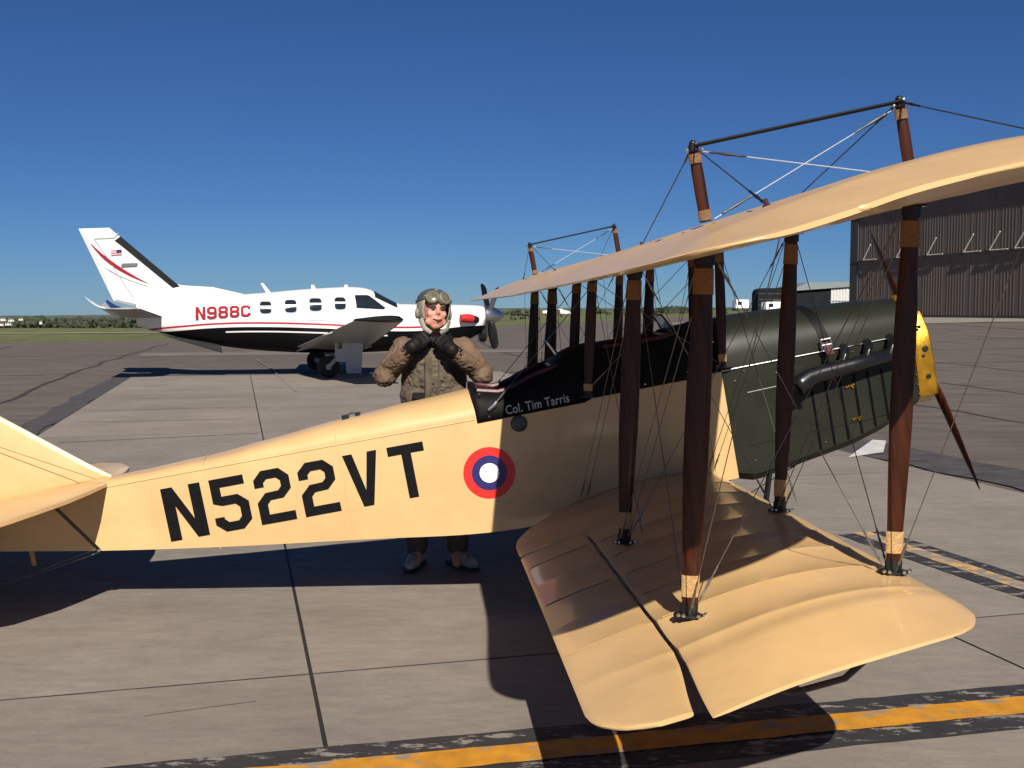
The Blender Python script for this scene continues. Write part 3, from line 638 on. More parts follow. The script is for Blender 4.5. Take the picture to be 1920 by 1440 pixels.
# horizontal tail
def airfoil_ring(xle, xte, y, z, th, n=9, flip=1, zte=0.0):
    up, lo = [], []
    for k in range(n + 1):
        t = k / n; x = xle + (xte - xle) * t; h = th * (1.6 * math.sqrt(max(t, 1e-4)) - 1.5 * t - .1 * t * t) if t < 1 else 0
        zz = z + zte * t * t; up.append(TB(x, y, zz + h * .9 + .004)); lo.append(TB(x, y, zz - h * .5 - .004))
    return up + lo[::-1]
for side in (1, -1):
    bm = bmesh.new(); loft(bm, [airfoil_ring(-4.75, -5.75, side * .12, 1.50, .13), airfoil_ring(-5.10, -5.85, side * 2.30, 1.70, .10), airfoil_ring(-5.25, -5.85, side * 2.42, 1.71, .04)]); finish(bm, 'stabilizer', m_twing_shade, TBR, ang=50)
    bm = bmesh.new(); loft(bm, [airfoil_ring(-5.70, -6.22, side * .25, 1.50, .045, zte=.30), airfoil_ring(-5.82, -6.28, side * 2.44, 1.72, .035, zte=.26)]); finish(bm, 'elevator', m_tw, TBR, ang=50)
    bm = bmesh.new(); loft(bm, [airfoil_ring(-4.73, -4.87, side * .20, 1.505, .045, 4), airfoil_ring(-5.08, -5.20, side * 2.2, 1.70, .035, 4)]); finish(bm, 'stabilizer_boot', m_tb, TBR, ang=50)
    bm = bmesh.new(); loft(bm, [[TB(-4.78, side * .16, 1.06), TB(-3.35, side * .22, .80), TB(-3.30, side * .36, .60), TB(-4.5, side * .30, .98)], [TB(-4.78, side * .13, 1.06), TB(-3.35, side * .19, .80), TB(-3.30, side * .33, .585), TB(-4.5, side * .27, .965)]]); finish(bm, 'ventral_fin', m_tb, TBR, smooth=False)
    # wing
    def wr(y, xle, xte, z, th): return airfoil_ring(xle, xte, side * y, z, th, 12)
    bm = bmesh.new(); loft(bm, [wr(.45, .50, -1.42, .72, .42), wr(.75, .42, -1.40, .76, .40), wr(3.4, .43, -1.0, 1.10, .30), wr(6.0, .44, -.58, 1.455, .20)]); finish(bm, 'wing', m_twing_shade, TBR, ang=50)
    bm = bmesh.new(); loft(bm, [wr(5.95, .455, -.60, 1.452, .21), wr(6.16, .43, -.60, 1.485, .20), wr(6.22, .34, -.58, 1.495, .13)]); finish(bm, 'wing_tip', m_tb, TBR, ang=50)
    bm = bmesh.new(); loft(bm, [airfoil_ring(.450, .24, side * .9, .777, .14, 5), airfoil_ring(.460, .31, side * 5.9, 1.443, .10, 5)]); finish(bm, 'wing_boot', m_tb, TBR, ang=50)
    bm = bmesh.new(); loft(bm, [[TB(-1.05, side * .85, .76), TB(-1.50, side * .85, .62), TB(-1.10, side * .85, .70)], [TB(-.85, side * 4.2, 1.20), TB(-1.12, side * 4.2, 1.10), TB(-.88, side * 4.2, 1.16)]]); finish(bm, 'flap', m_tgrey, TBR, smooth=False)
    # main gear
    gy = side * 1.95; bm = bmesh.new(); tube(bm, [TB(-.55, gy, .92), TB(-.55, gy, .45)], .055, 10); tube(bm, [TB(-.55, gy, .5), TB(-.75, gy, .28)], .05, 10); tube(bm, [TB(-.55, gy, .8), TB(-.2, gy, .95)], .03, 8)
    leg = finish(bm, 'main_gear_leg', m_tgrey, TBR)
    for q in (0,):
        bm = bmesh.new(); lathe(bm, [(-.10, .12), (-.10, .22), (-.06, .275), (.06, .275), (.10, .22), (.10, .12)], TB(-.75, gy - side * .14, .275), (0, 1, 0), 24); wl = finish(bm, 'wheel', MT['rubber'], TBR)
        bm = bmesh.new(); lathe(bm, [(-.105, .05), (-.09, .125), (.09, .125), (.105, .05)], TB(-.75, gy - side * .14, .275), (0, 1, 0), 16); finish(bm, 'hub', m_tgrey, wl)
    bm = bmesh.new(); loft(bm, [[TB(-.42, gy + side * q, .98), TB(.08, gy + side * q, 1.0), TB(.02, gy + side * q, .12), TB(-.34, gy + side * q, .12), TB(-.36, gy + side * q, .40), TB(-.60, gy + side * q, .42), TB(-.60, gy + side * q, .72), TB(-.44, gy + side * q, .74)] for q in (.16, .19)]); finish(bm, 'gear_door', m_tgrey, TBR, smooth=False)
bm = bmesh.new(); tube(bm, [TB(2.4, 0, .8), TB(2.45, 0, .25)], .05, 10); finish(bm, 'nose_gear_leg', m_tgrey, TBR)
bm = bmesh.new(); lathe(bm, [(-.08, .1), (-.08, .18), (-.05, .225), (.05, .225), (.08, .18), (.08, .1)], TB(2.47, 0, .225), (0, 1, 0), 22); finish(bm, 'nose_wheel', MT['rubber'], TBR)
# propeller
bm = bmesh.new(); lathe(bm, [(0, .28), (.12, .275), (.30, .22), (.45, .13), (.55, .05), (.58, .0)], TB(3.66, 0, 1.53), (1, 0, 0), 24); sp = finish(bm, 'spinner', MT['steel'], TBR)
for k in range(4):
    a = R(40 + 90 * k); d = Vector((0, math.sin(a), math.cos(a))); side_ = Vector((.82, 0, 0)) + d.cross(Vector((1, 0, 0))) * .57
    side_.normalize(); c0 = TB(3.80, 0, 1.53); rings = []
    for r_, w_, t_ in ((.16, .06, .05), (.35, .11, .035), (.6, .135, .022), (.9, .125, .014), (1.08, .09, .008), (1.13, .04, .005)):
        c = c0 + d * r_; nn = side_.cross(d)
        rings.append([c + side_ * (w_ * math.cos(2 * PI * q / 10)) + nn * (t_ * math.sin(2 * PI * q / 10)) for q in range(10)])
    bm = bmesh.new(); loft(bm, rings); finish(bm, 'propeller_blade', m_tb if k % 2 == 0 else MT['alu'], TBR)
    bm = bmesh.new(); loft(bm, [[p_ * 1 for p_ in r] for r in [[c0 + d * rr + (q - (c0 + d * rr0)) * 1.05 for q in rings[idx]] for rr, rr0, idx in ((.98, .9, 3), (1.10, 1.08, 4), (1.15, 1.13, 5))]]); finish(bm, 'blade_tip', m_tb, TBR)
for side in (1, -1):
    bm = bmesh.new(); tube(bm, [TB(3.34, side * .40, 1.42), TB(3.22, side * .56, 1.44), TB(2.95, side * .62, 1.46)], [.10, .10, .10], 12); ex = finish(bm, 'exhaust_stub', MT['iron'], TBR)
    bm = bmesh.new(); tube(bm, [TB(3.20, side * .57, 1.445), TB(3.05, side * .61, 1.46), TB(2.86, side * .635, 1.465)], [.115, .12, .10], 12); finish(bm, 'exhaust_cover', mat('red_cover_cloth', (.42, .008, .012), .7, var=.15), ex)
bm = bmesh.new(); lathe(bm, [(0, .17), (.05, .22), (.16, .20)], TB(3.52, 0, 1.02), (1, -0.0, 0), 16); finish(bm, 'air_intake', MT['iron'], TBR)
# antennas
for s, hgt, rk in ((-2.1, .24, .17), (-.95, .10, .02), (-.1, .06, 0)):
    bm = bmesh.new(); zt = sinterp(s, TSEC['top']); loft(bm, [[TB(s - .06, y, zt - .02), TB(s + .06, y, zt - .02), TB(s - rk + .03, y, zt + hgt), TB(s - rk - .04, y, zt + hgt)] for y in (-.012, .012)]); finish(bm, 'antenna', m_tw, TBR, smooth=False)

# ---------------------------------------------------------------- cream biplane (frame: x forward, y starboard, z up)
YAW, PIT = 0.086, 0.183
FWD = Vector((math.cos(YAW) * math.cos(PIT), math.sin(YAW) * math.cos(PIT), math.sin(PIT)))
STB = Vector((math.sin(YAW), -math.cos(YAW), 0)); UPB = (-STB).cross(-FWD) if False else FWD.cross(-STB)
T0 = Vector((0.382, 6.187, 0.608))
WX = 0.86                                                    # wheel position
WZ = -(T0.z + WX * FWD.z) / UPB.z                             # wheel contact on the ground
O0 = Vector((WX, 0, WZ))
org = T0 + FWD * O0.x + UPB * O0.z
MJ = Matrix.Translation(org) @ Matrix((FWD, -STB, UPB)).transposed().to_4x4()
JR = tag(empty('biplane', mat=MJ), 'cream and olive vintage biplane with N522VT on its side in the foreground', 'biplane')
def J(x, y, z): return Vector((x - O0.x, -y, z - O0.z))
def jbm(): return bmesh.new()
def jf(bm, name, m, parent=None, ang=35, smooth=True): return finish(bm, name, m, parent or JR, ang, smooth)

# fuselage profile
ZL = 0.575
ZBOT = [(-3.9, .42), (-3.25, .312), (-2.7, .215), (-2.09, .122), (-1.2, .005), (-.6, -.073), (-.04, -.093), (.4, -.075), (.76, -.052), (.90, -.05)]
ZTOP = [(-3.9, .585), (-2.62, .607), (-2.0, .622), (-1.39, .672), (-.95, .70), (-.51, .718)]
def ys(x): return .3 if x > -.5 else max(.03, .3 + .087 * (x + .5))
bm = jbm(); rings = []
for k in range(49):
    x = -3.85 + 3.34 * k / 48; w = ys(x); zb = sinterp(x, ZBOT); zt = sinterp(x, ZTOP); zl = min(ZL, zt - .02)
    q = 0.004 * abs(math.sin(PI * (x + .51) / .42))             # fabric sags between stations
    arch = [J(x, w * math.cos(PI * i / 14), zl + (zt - zl) * math.sin(PI * i / 14) ** .9 - q) for i in range(15)]
    rings.append([J(x, -w, zb)] + [J(x, w, zb)] + [J(x, w - q * .6, zb + (zl - zb) * .5)] + arch + [J(x, -w + q * .6, zb + (zl - zb) * .5)])
loft(bm, rings); fus = jf(bm, 'fuselage', MT['fabric'], ang=28)
bm = jbm(); rings = []
for k in range(13):
    x = -.51 + 1.40 * k / 12; w = .3; zb = sinterp(x, ZBOT); rings.append([J(x, -w, zb), J(x, w, zb), J(x, w, .57), J(x, -w, .57)])
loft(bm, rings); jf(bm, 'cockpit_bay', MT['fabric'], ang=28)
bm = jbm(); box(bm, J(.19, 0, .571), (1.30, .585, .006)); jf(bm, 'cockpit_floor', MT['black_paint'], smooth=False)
# stringer seam along the turtle deck and rear tapes
for sgn in (1, -1):
    bm = jbm(); tube(bm, [J(x, sgn * (ys(x) + .0005), ZL - .012) for x in (-2.6, -2, -1.4, -.9, -.52)], .0035, 6); jf(bm, 'deck_seam', MT['tape'])
for x in (-1.30, -2.05):
    bm = jbm(); w = ys(x) + .0015; zt = sinterp(x, ZTOP); pts = [J(x, w, .06 + .06 * (-1.3 - x)), J(x, w, ZL)] + [J(x, w * math.cos(PI * i / 10), ZL + .0015 + (zt - ZL) * math.sin(PI * i / 10) ** .9) for i in range(1, 10)] + [J(x, -w, ZL)]
    tube(bm, pts, .002, 5); jf(bm, 'fabric_tape', MT['tape'])

# coaming: black panels round the two cockpits
RIM = [(-.52, .712), (-.45, .695), (-.35, .672), (-.26, .69), (-.17, .722), (-.08, .742), (.0, .756), (.07, .79), (.14, .802), (.28, .806), (.50, .800), (.75, .806), (.89, .82)]
bm = jbm(); V = []; xs_ = [-.512, -.48, -.42, -.35, -.28, -.2, -.12, -.04, .02, .06, .1, .14, .2, .26, .30, .38, .46, .54, .62, .66, .72, .80, .885]
for x in xs_:
    r_ = sinterp(x, RIM); w = .304; a = [(w, .540 + (.016 if x > .1 else 0)), (w, .585), (w * .985, .63), (w * .93, min(r_ - .03, .69)), (w * .84, r_ - .004), (w * .72, r_ + .012), (w * .5, r_ + .032), (w * .25, r_ + .042), (0, r_ + .045)]
    ring = a + [(-q[0], q[1]) for q in a[-2::-1]]; V.append([bm.verts.new(J(x, *q)) for q in ring])
for i in range(len(xs_) - 1):
    xm = (xs_[i] + xs_[i + 1]) / 2; openx = (-.48 < xm < -.02) or (.26 < xm < .66)
    for j in range(len(V[0]) - 1):
        if openx and 5 <= j <= 10: continue
        bm.faces.new((V[i][j], V[i + 1][j], V[i + 1][j + 1], V[i][j + 1]))
coam = jf(bm, 'cockpit_coaming', MT['coaming'], ang=40)
sm = coam.modifiers.new('thick', 'SOLIDIFY'); sm.thickness = .006; sm.offset = -1
for (x0, x1) in ((-.48, -.02), (.26, .66)):
    pts = []
    for sgn in (1, -1):
        rr = [(x, sgn * .304 * .74, sinterp(x, RIM) + .010) for x in [x0 + (x1 - x0) * q / 8 for q in range(9)]]
        pts += rr if sgn > 0 else rr[::-1]
    pts = [J(*q) for q in pts]; bm = jbm(); tube(bm, pts + pts[:1], .017, 8, caps=False); jf(bm, 'padded_rim', MT['maroon'])
    bm = jbm(); box(bm, J(x0 + .07, 0, .63), (.05, .36, .13)); bmesh.ops.bevel(bm, geom=bm.edges[:], offset=.02, segments=2, affect='EDGES'); jf(bm, 'seat_back', MT['maroon'])
# small windscreens
m_ws = mat('windscreen_celluloid', (.55, .56, .55), .15, var=.05); nodes_of(m_ws)[2].inputs['Transmission Weight'].default_value = .85
for x0 in (.03, .70):
    bm = jbm(); r_ = sinterp(x0, RIM) + .03; loft(bm, [[J(x0 + d, -.15, r_), J(x0 - .05 + d, -.12, r_ + .10), J(x0 - .05 + d, .12, r_ + .10), J(x0 + d, .15, r_)] for d in (0, .004)]); ws = jf(bm, 'windscreen', m_ws, smooth=False)
    bm = jbm(); tube(bm, [J(x0, -.15, r_), J(x0 - .05, -.12, r_ + .10), J(x0 - .05, .12, r_ + .10), J(x0, .15, r_)], .006, 6); jf(bm, 'frame', MT['iron'], ws)
# name on the coaming, oil cap, snap bolts
text_mesh('name_lettering', 'Col. Tim Tarris', lambda a, b: J(-.345 + .36 * a, .3075, .556 + b * .052 + a * .004), MT['letterw'], JR, bold=.012, spacing=1.05)
bm = jbm(); lathe(bm, [(0, .042), (.012, .042), (.016, .034)], J(-.285, .299, .495), (0, -1, 0), 24); cap = jf(bm, 'filler_cap', MT['greycap'])
bm = jbm(); lathe(bm, [(0, .047), (.004, .047), (.004, .041)], J(-.285, .2995, .495), (0, -1, 0), 24, caps=False); jf(bm, 'cap_ring', MT['iron'], cap)
for x, z in ((-.44, .565), (.14, .572), (.45, .578), (-.47, .70), (.70, .60), (.87, .60), (.87, .74), (.86, .555)):
    bm = jbm(); ball(bm, J(x, .3065, z), .007, 1); jf(bm, 'snap_bolt', MT['steel'])
bm = jbm(); tube(bm, [J(-.44, .309, .60), J(-.40, .311, .622), J(-.385, .312, .640)], [.012, .015, .008], 8); jf(bm, 'cable_shackle', MT['steel'])

# registration N522VT and roundel, laid on both flat sides
def onside(sgn): return lambda x, z, o=.0025: J(x, sgn * (ys(x) + o), z)
L0 = [('N', -2.312, .222), ('5', -2.045, .205), ('2', -1.795, .200), ('2', -1.545, .202), ('V', -1.283, .193), ('T', -1.033, .203)]
for ch, x0, w in L0:
    poly_mesh('registration_letter', GL[ch], [], lambda a, b, x0=x0, w=w: onside(1)(x0 + a / .68 * w, .195 + .302 * b), MT['black_paint'], JR)
    poly_mesh('registration_letter', GL[ch], [], lambda a, b, x0=x0, w=w: onside(-1)(-3.145 - (x0 + a / .68 * w), .195 + .302 * b), MT['black_paint'], JR)
for sgn in (1, -1):
    for r0, r1, m, nm in ((.098, .145, MT['rred'], 'roundel_red_ring'), (.054, .0985, MT['rblue'], 'roundel_blue_ring'), (0, .0545, MT['rwhite'], 'roundel_white_disc')):
        N = 48; out = [(-.497 + r1 * math.cos(2 * PI * k / N), .255 + r1 * math.sin(2 * PI * k / N)) for k in range(N)]
        bm = jbm(); off = {'roundel_red_ring': .0020, 'roundel_blue_ring': .0026, 'roundel_white_disc': .0032}[nm]
        loft(bm, [[onside(sgn)(a, b, off) for a, b in out], [onside(sgn)(-.497 + (a + .497) * r0 / r1, .255 + (b - .255) * r0 / r1, off) if r0 else onside(sgn)(-.497 + (a + .497) * .02, .255 + (b - .255) * .02, off) for a, b in out]], caps=False)
        jf(bm, nm, m)

# engine bay: cowl sides and belly, hood, louvres, exhaust, straps
CB = [(.885, -.052), (1.0, -.085), (1.25, -.045), (1.58, .005), (1.80, .065), (1.95, .13), (2.03, .17)]
CW = [(.885, .302), (1.3, .302), (1.7, .297), (2.03, .27)]
HT = [(.885, .845), (1.05, .858), (1.5, .828), (2.03, .775)]
bm = jbm(); rings = []
for k in range(25):
    x = .892 + 1.138 * k / 24; w = interp(x, CW); zb = interp(x, CB); rings.append([J(x, -w * .8, zb - .01), J(x, w * .8, zb - .01), J(x, w, zb + .035), J(x, w, .575), J(x, -w, .575), J(x, -w, zb + .035)])
loft(bm, rings); jf(bm, 'engine_cowl', MT['olive'], ang=25)
bm = jbm(); rings = []
for k in range(25):
    x = .884 + 1.146 * k / 24; w = interp(x, CW) + .006; zt = sinterp(x, HT); a = []
    for i in range(17):
        f = PI * i / 16; c_, s_ = math.cos(f), math.sin(f); a.append(J(x, w * math.copysign(abs(c_) ** .75, c_), .566 + (zt - .566) * abs(s_) ** .8))
    rings.append(a)
loft(bm, rings); jf(bm, 'hood', MT['olive'], ang=40)
for sgn in (1, -1):
    bm = jbm(); tube(bm, [J(x, sgn * (interp(x, CW) + .006), .569) for x in (.89, 1.2, 1.5, 1.8, 2.02)], .004, 6); jf(bm, 'hood_edge', MT['steel'] if sgn > 0 else MT['olive'])
    for k in range(6):
        x = 1.38 + .085 * k; zb = interp(x, CB) + .045
        bm = jbm(); loft(bm, [[J(x, sgn * (interp(x, CW) + .0005), z), J(x + .012, sgn * (interp(x, CW) + .011), z), J(x + .016, sgn * (interp(x, CW) + .0005), z)] for z in (zb, .405)]); jf(bm, 'louvre', MT['black_paint'], smooth=False)  # shade of the slits put into the colour: olive louvres made black
    bm = jbm(); tube(bm, [J(.98, sgn * .303, .12), J(1.7, sgn * .299, .135), J(1.9, sgn * .285, .15)], .0025, 5); jf(bm, 'panel_seam', MT['black_paint'])
    bm = jbm(); tube(bm, [J(1.02, sgn * .304, .42), J(1.24, sgn * .304, .425)], .003, 5); jf(bm, 'panel_edge', MT['steel'])
    # exhaust pipe and stubs
    bm = jbm(); tube(bm, [J(1.262, sgn * .405, .405), J(1.30, sgn * .398, .428), J(1.345, sgn * .388, .447), J(1.42, sgn * .382, .458), J(1.6, sgn * .378, .468), J(1.98, sgn * .345, .492)], [.056, .056, .054, .050, .046, .040], 18, caps=False)
    ex = jf(bm, 'exhaust_pipe', MT['pipe'])
    md = ex.modifiers.new('wall', 'SOLIDIFY'); md.thickness = .004
    for x in (1.56, 1.70, 1.84):
        bm = jbm(); tube(bm, [J(x + .05, sgn * .285, .575), J(x + .045, sgn * .335, .56), J(x + .02, sgn * .37, .53), J(x, sgn * .376, .485)], .024, 12); jf(bm, 'exhaust_stub', MT['pipe'], ex)
# hood strap with buckle
xs0 = 1.47; w = interp(xs0, CW) + .010; zt = sinterp(xs0, HT) + .004
bm = jbm(); rings = []
for i in range(23):
    f = PI * i / 22; c_, s_ = math.cos(f), math.sin(f); y = w * math.copysign(abs(c_) ** .75, c_); z = .55 + (zt - .55) * abs(s_) ** .8; lean = .05 * (1 - s_)
    rings.append([J(xs0 - .028 + lean, y, z), J(xs0 + .028 + lean, y, z), J(xs0 + .028 + lean, y * .985, z - .003), J(xs0 - .028 + lean, y * .985, z - .003)])
loft(bm, rings); strap = jf(bm, 'hood_strap', MT['black_paint'], ang=60)
bm = jbm(); c = (1.505, .335, .605)
for a, b in (((-.03, -.032), (.03, -.032)), ((.03, -.032), (.026, .032)), ((.026, .032), (-.03, .032)), ((-.03, .032), (-.03, -.032)), ((-.03, 0), (.03, 0))):
    tube(bm, [J(c[0] + a[0], c[1] - .12 * a[1], c[2] + a[1]), J(c[0] + b[0], c[1] - .12 * b[1], c[2] + b[1])], .005, 6)
jf(bm, 'buckle', MT['steel'], strap)
bm = jbm(); loft(bm, [[J(x, .325 - .03 * q, .605 + .035 * q) for x in (c[0] - .022, c[0] + .022)] + [J(x, .330 - .03 * q, .605 + .035 * q) for x in (c[0] + .022, c[0] - .022)] for q in (-1.5, 1)]); jf(bm, 'strap_tongue', MT['maroon'], strap, smooth=False)
for x, z in ((1.62, .345), (1.63, .155)):
    lt = None
    for dx, dz in ((0, 0), (.014, .004), (.007, -.012), (-.016, 0), (-.03, -.003)):
        bm = jbm(); ball(bm, J(x + dx, interp(x, CW) + .008, z + dz), .0075, 1); o = jf(bm, 'latch' if lt is None else 'latch_pin', MT['brass'], lt); lt = lt or o
for x, z in ((1.0, .03), (1.02, .545), (1.18, .04), (1.42, .055), (.96, .50), (1.15, .18), (1.9, .36), (1.93, .50), (1.95, .55), (1.36, .41), (1.66, .535), (1.2, .50)):
    bm = jbm(); ball(bm, J(x, interp(x, CW) + .004, z), .006, 1); jf(bm, 'cowl_bolt', MT['steel'])
# tan collar strip between cowl and cockpit
bm = jbm(); loft(bm, [[J(x, y, z) for y, z in ((.306, -.05), (.306, .565), (.300, .565), (.300, -.05))] for x in (.765, .890)]); jf(bm, 'fabric_collar', MT['fabric'], smooth=False)
# radiator: brass shell, core, front
def shield(s, dz=0): return [(s * y, .155 + (z - .155) * s + dz) for y, z in ((-.14, .145), (.14, .145), (.262, .20), (.275, .42), (.262, .56), (.20, .67), (.10, .725), (0, .74), (-.10, .725), (-.20, .67), (-.262, .56), (-.275, .42), (-.262, .20))]
bm = jbm(); loft(bm, [[J(2.032, y, z) for y, z in shield(1)], [J(2.05, y, z) for y, z in shield(1.02)], [J(2.13, y, z) for y, z in shield(1.02)], [J(2.145, y, z) for y, z in shield(.98)]]); rad = jf(bm, 'radiator', MT['brass'], ang=30)
bm = jbm(); loft(bm, [[J(2.146, y, z) for y, z in shield(.88, .03)], [J(2.150, y, z) for y, z in shield(.86, .035)]]); jf(bm, 'radiator_core', MT['iron'], rad)
for k in range(8):
    z = .22 + .055 * k; bm = jbm(); ball(bm, J(2.02, .279 if z < .5 else .27, z), .006, 1); jf(bm, 'rivet', MT['brass'], rad)
for zq, rq in ((.60, .012), (.47, .018), (.43, .010), (.31, .014)):
    bm = jbm(); lathe(bm, [(0, rq), (.003, rq), (.004, rq * .6)], J(2.095 + .02 * math.sin(zq * 40), .2795, zq), (0, -1, 0), 12); jf(bm, 'radiator_fitting', MT['iron'], rad)
bm = jbm(); lathe(bm, [(0, .03), (.03, .03), (.04, .02)], J(2.09, 0, .745), (0, 0, 1), 14); jf(bm, 'radiator_cap', MT['brass'], rad)
# propeller
hub = (2.20, 0, .42); d = Vector((0, -.512, -.859)); d.normalize()       # J-space: y flips
bm = jbm(); lathe(bm, [(-.06, .04), (-.06, .05), (.03, .05), (.04, .03)], J(*hub), (1, 0, 0), 18); pr = jf(bm, 'propeller_hub', MT['iron'])
for sgn in (1, -1):
    rings = []; dd = d * sgn; sd0 = dd.cross(Vector((1, 0, 0))).normalized()
    for r_, w_, t_, tw in ((.0, .03, .025, 50), (.12, .03, .02, 40), (.3, .034, .012, 20), (.5, .036, .008, 6), (.72, .030, .005, 0), (.84, .02, .003, -4), (.90, .004, .002, -4)):
        a = R(tw) * sgn; sd = sd0 * math.cos(a) + Vector((1, 0, 0)) * math.sin(a); nn = sd.cross(dd)
        rings.append([J(*hub) + dd * r_ + sd * (w_ * math.cos(2 * PI * q / 12)) + nn * (t_ * math.sin(2 * PI * q / 12)) for q in range(12)])
    bm = jbm(); loft(bm, rings); jf(bm, 'propeller_blade', MT['wood'])

# ---- wings
RIBS = .32
def sag(y, t, amp): return -amp * abs(math.sin(PI * y / RIBS)) ** .85 * min(1, max(0, 4 * t * (1 - t)) ** .8 + .08)
UPL = [(-.45, -.082), (-.30, -.050), (-.125, -.020), (0, .000), (.2, .030), (.40, .042), (.58, .032), (.73, .002), (.80, -.030), (.83, -.062)]
LOL = [(-.45, -.088), (-.30, -.066), (-.125, -.046), (0, -.032), (.2, -.012), (.40, -.006), (.58, -.018), (.73, -.048), (.80, -.062), (.83, -.066)]
BOWL = [(-.45, -.085), (-.125, -.045), (.13, -.022), (.45, -.020), (.70, -.030), (.83, -.064)]
UPU = [(-.185, 1.200), (-.05, 1.238), (.10, 1.272), (.264, 1.300), (.45, 1.326), (.65, 1.342), (.85, 1.342), (1.0, 1.322), (1.07, 1.297), (1.10, 1.26)]
LOU = [(-.185, 1.194), (-.05, 1.203), (.10, 1.210), (.264, 1.219), (.45, 1.232), (.65, 1.246), (.85, 1.252), (1.0, 1.250), (1.07, 1.25), (1.10, 1.254)]
BOWU = [(-.3, 1.202), (-.185, 1.206), (.05, 1.214), (.2, 1.230), (.35, 1.252), (.5, 1.262), (.8, 1.265), (1.10, 1.262)]
def make_wing(name, yst, xle, xte, UP, LO, BOW, yrib, ytip, dih, m, nx=26, amp=.006, parent=None, cap=True, rake=0.0):
    bm = jbm(); rings = []
    for y in yst:
        ay = abs(y); a, b = xte(y), xle(y); k = 1.0 if ay <= yrib else max(0.0, 1 - ((ay - yrib) / (ytip - yrib)) ** 1.08); up, lo = [], []; yy = lambda x: y - math.copysign(rake * (x + .14) * sstep(yrib - .35, ytip, ay), y)
        for i in range(nx + 1):
            u = i / nx; u = .5 - .5 * math.cos(PI * u); x = a + (b - a) * u; t = (x - UP[0][0]) / (UP[-1][0] - UP[0][0])
            zb = sinterp(x, BOW); zu = sinterp(x, UP); zl = sinterp(x, LO); s_ = sag(y, t, amp) * (1 if ay < yrib else 0)
            e = .006 * math.sqrt(max(0, 1 - (2 * u - 1) ** 6))
            up.append(J(x, yy(x), zb + (zu - zb) * k + dih * ay + s_ + e)); lo.append(J(x, yy(x), zb + (zl - zb) * k + dih * ay - s_ * .5 - e))
        rings.append(up + lo[::-1][1:-1])
    loft(bm, rings, True, cap); return jf(bm, name, m, parent, ang=50)
def span(a, b, st, extra=()):
    extra = list(extra) + [round(q * RIBS + e, 4) for q in range(-13, 14) for e in (-.014, 0, .014) if a + .02 < q * RIBS + e < b - .02]
    n = max(1, int(round((b - a) / st))); return sorted(set([round(a + (b - a) * k / n, 4) for k in range(n + 1)] + list(extra)))
def tip_round(y, yt, r, base, depth, p=2.0):
    """outline pulled in near the tip"""
    q = abs(y) - (yt - r)
    if q <= 0: return base
    return base + depth * (1 - (max(0, 1 - (q / r) ** p)) ** (1 / p))
# upper wing in one piece
YT = 4.02
def u_le(y): return tip_round(y, YT, .75, 1.10, -.62, 2.2)
def u_te(y): return tip_round(y, YT, .30, -.185, .26, 2.0) - .05 * sstep(2.6, 3.7, abs(y))
yst = span(-YT + .001, YT - .001, .053, [YT - .03, YT - .015, YT - .006, -YT + .03, -YT + .015, -YT + .006])
UW = make_wing('upper_wing', yst, u_le, u_te, UPU, LOU, BOWU, YT - .34, YT, .004, MT['fabric'], amp=.009, rake=.10)
# lower wings with separate ailerons
LT = 3.37
for sgn, nm in ((1, 'lower_wing'), (-1, 'lower_wing')):
    def l_le(y): return tip_round(y, LT, .46, .83, -.20, 2.4)
    def l_te(y):
        ay = abs(y)
        if ay < 1.02: return -.08 - .37 * math.sqrt(max(0, 1 - ((.80 - ay) / .48) ** 2)) if ay < .80 else (-.45 if ay < 1.019 else -.100)
        return -.100 - .03 * sstep(2.85, LT, ay)
    st = span(.305, 1.019, .04, [.8]) + span(1.021, LT - .001, .052, [LT - .03, LT - .012, LT - .005])
    make_wing(nm, [sgn * y for y in st], l_le, l_te, UPL, LOL, BOWL, LT - .38, LT, .006, MT['fabric'], amp=.014, rake=.19)
    def a_te(y): return tip_round(y, LT - .055, .22, -.45, .20, 2.0)
    def a_le(y): return -.116 - .055 * sstep(2.75, LT, abs(y)) ** 1.5
    st = span(1.035, LT - .057, .052, [LT - .09, LT - .066])
    ail = make_wing('aileron', [sgn * y for y in st], a_le, a_te, UPL, LOL, BOWL, LT - .38, LT + .02, .006, MT['fabric'], nx=14, amp=.008, rake=.10)
    ail.location.z = 0
    # rib tapes on the aileron
    for y in (1.28, 1.92, 2.56):
        bm = jbm(); tube(bm, [J(x, sgn * y, sinterp(x, UPL) + .0075 + .006 * y) for x in (-.43, -.36, -.28, -.2, -.15)], .0014, 5, flat=(4, 1)); jf(bm, 'rib_tape', MT['fabric'], ail)
    for k in range(8):
        y = RIBS * (k + 1)
        bm = jbm(); tube(bm, [J(x, sgn * y, sinterp(x, UPL) + .0058 + .006 * y) for x in (-.08, 0, .1, .2, .3, .4, .5, .6, .68, .75)], .0016, 5, flat=(4, 1)); jf(bm, 'rib_tape', MT['fabric'])
    # skid hoop under the tip
    bm = jbm(); tube(bm, [J(.70, sgn * 2.7, -.09), J(.60, sgn * 2.74, -.19), J(.46, sgn * 2.76, -.26), J(.28, sgn * 2.76, -.27), J(.10, sgn * 2.74, -.2), J(.0, sgn * 2.7, -.09)], .012, 8); jf(bm, 'wing_skid', MT['ashwood'])
# aileron end patch on the upper tip
bm = jbm(); ball(bm, J(.24, YT - .10 * .38 - .004, 1.252), .018, 3, (1.0, .36, .45)); jf(bm, 'tip_patch', MT['fabric'])

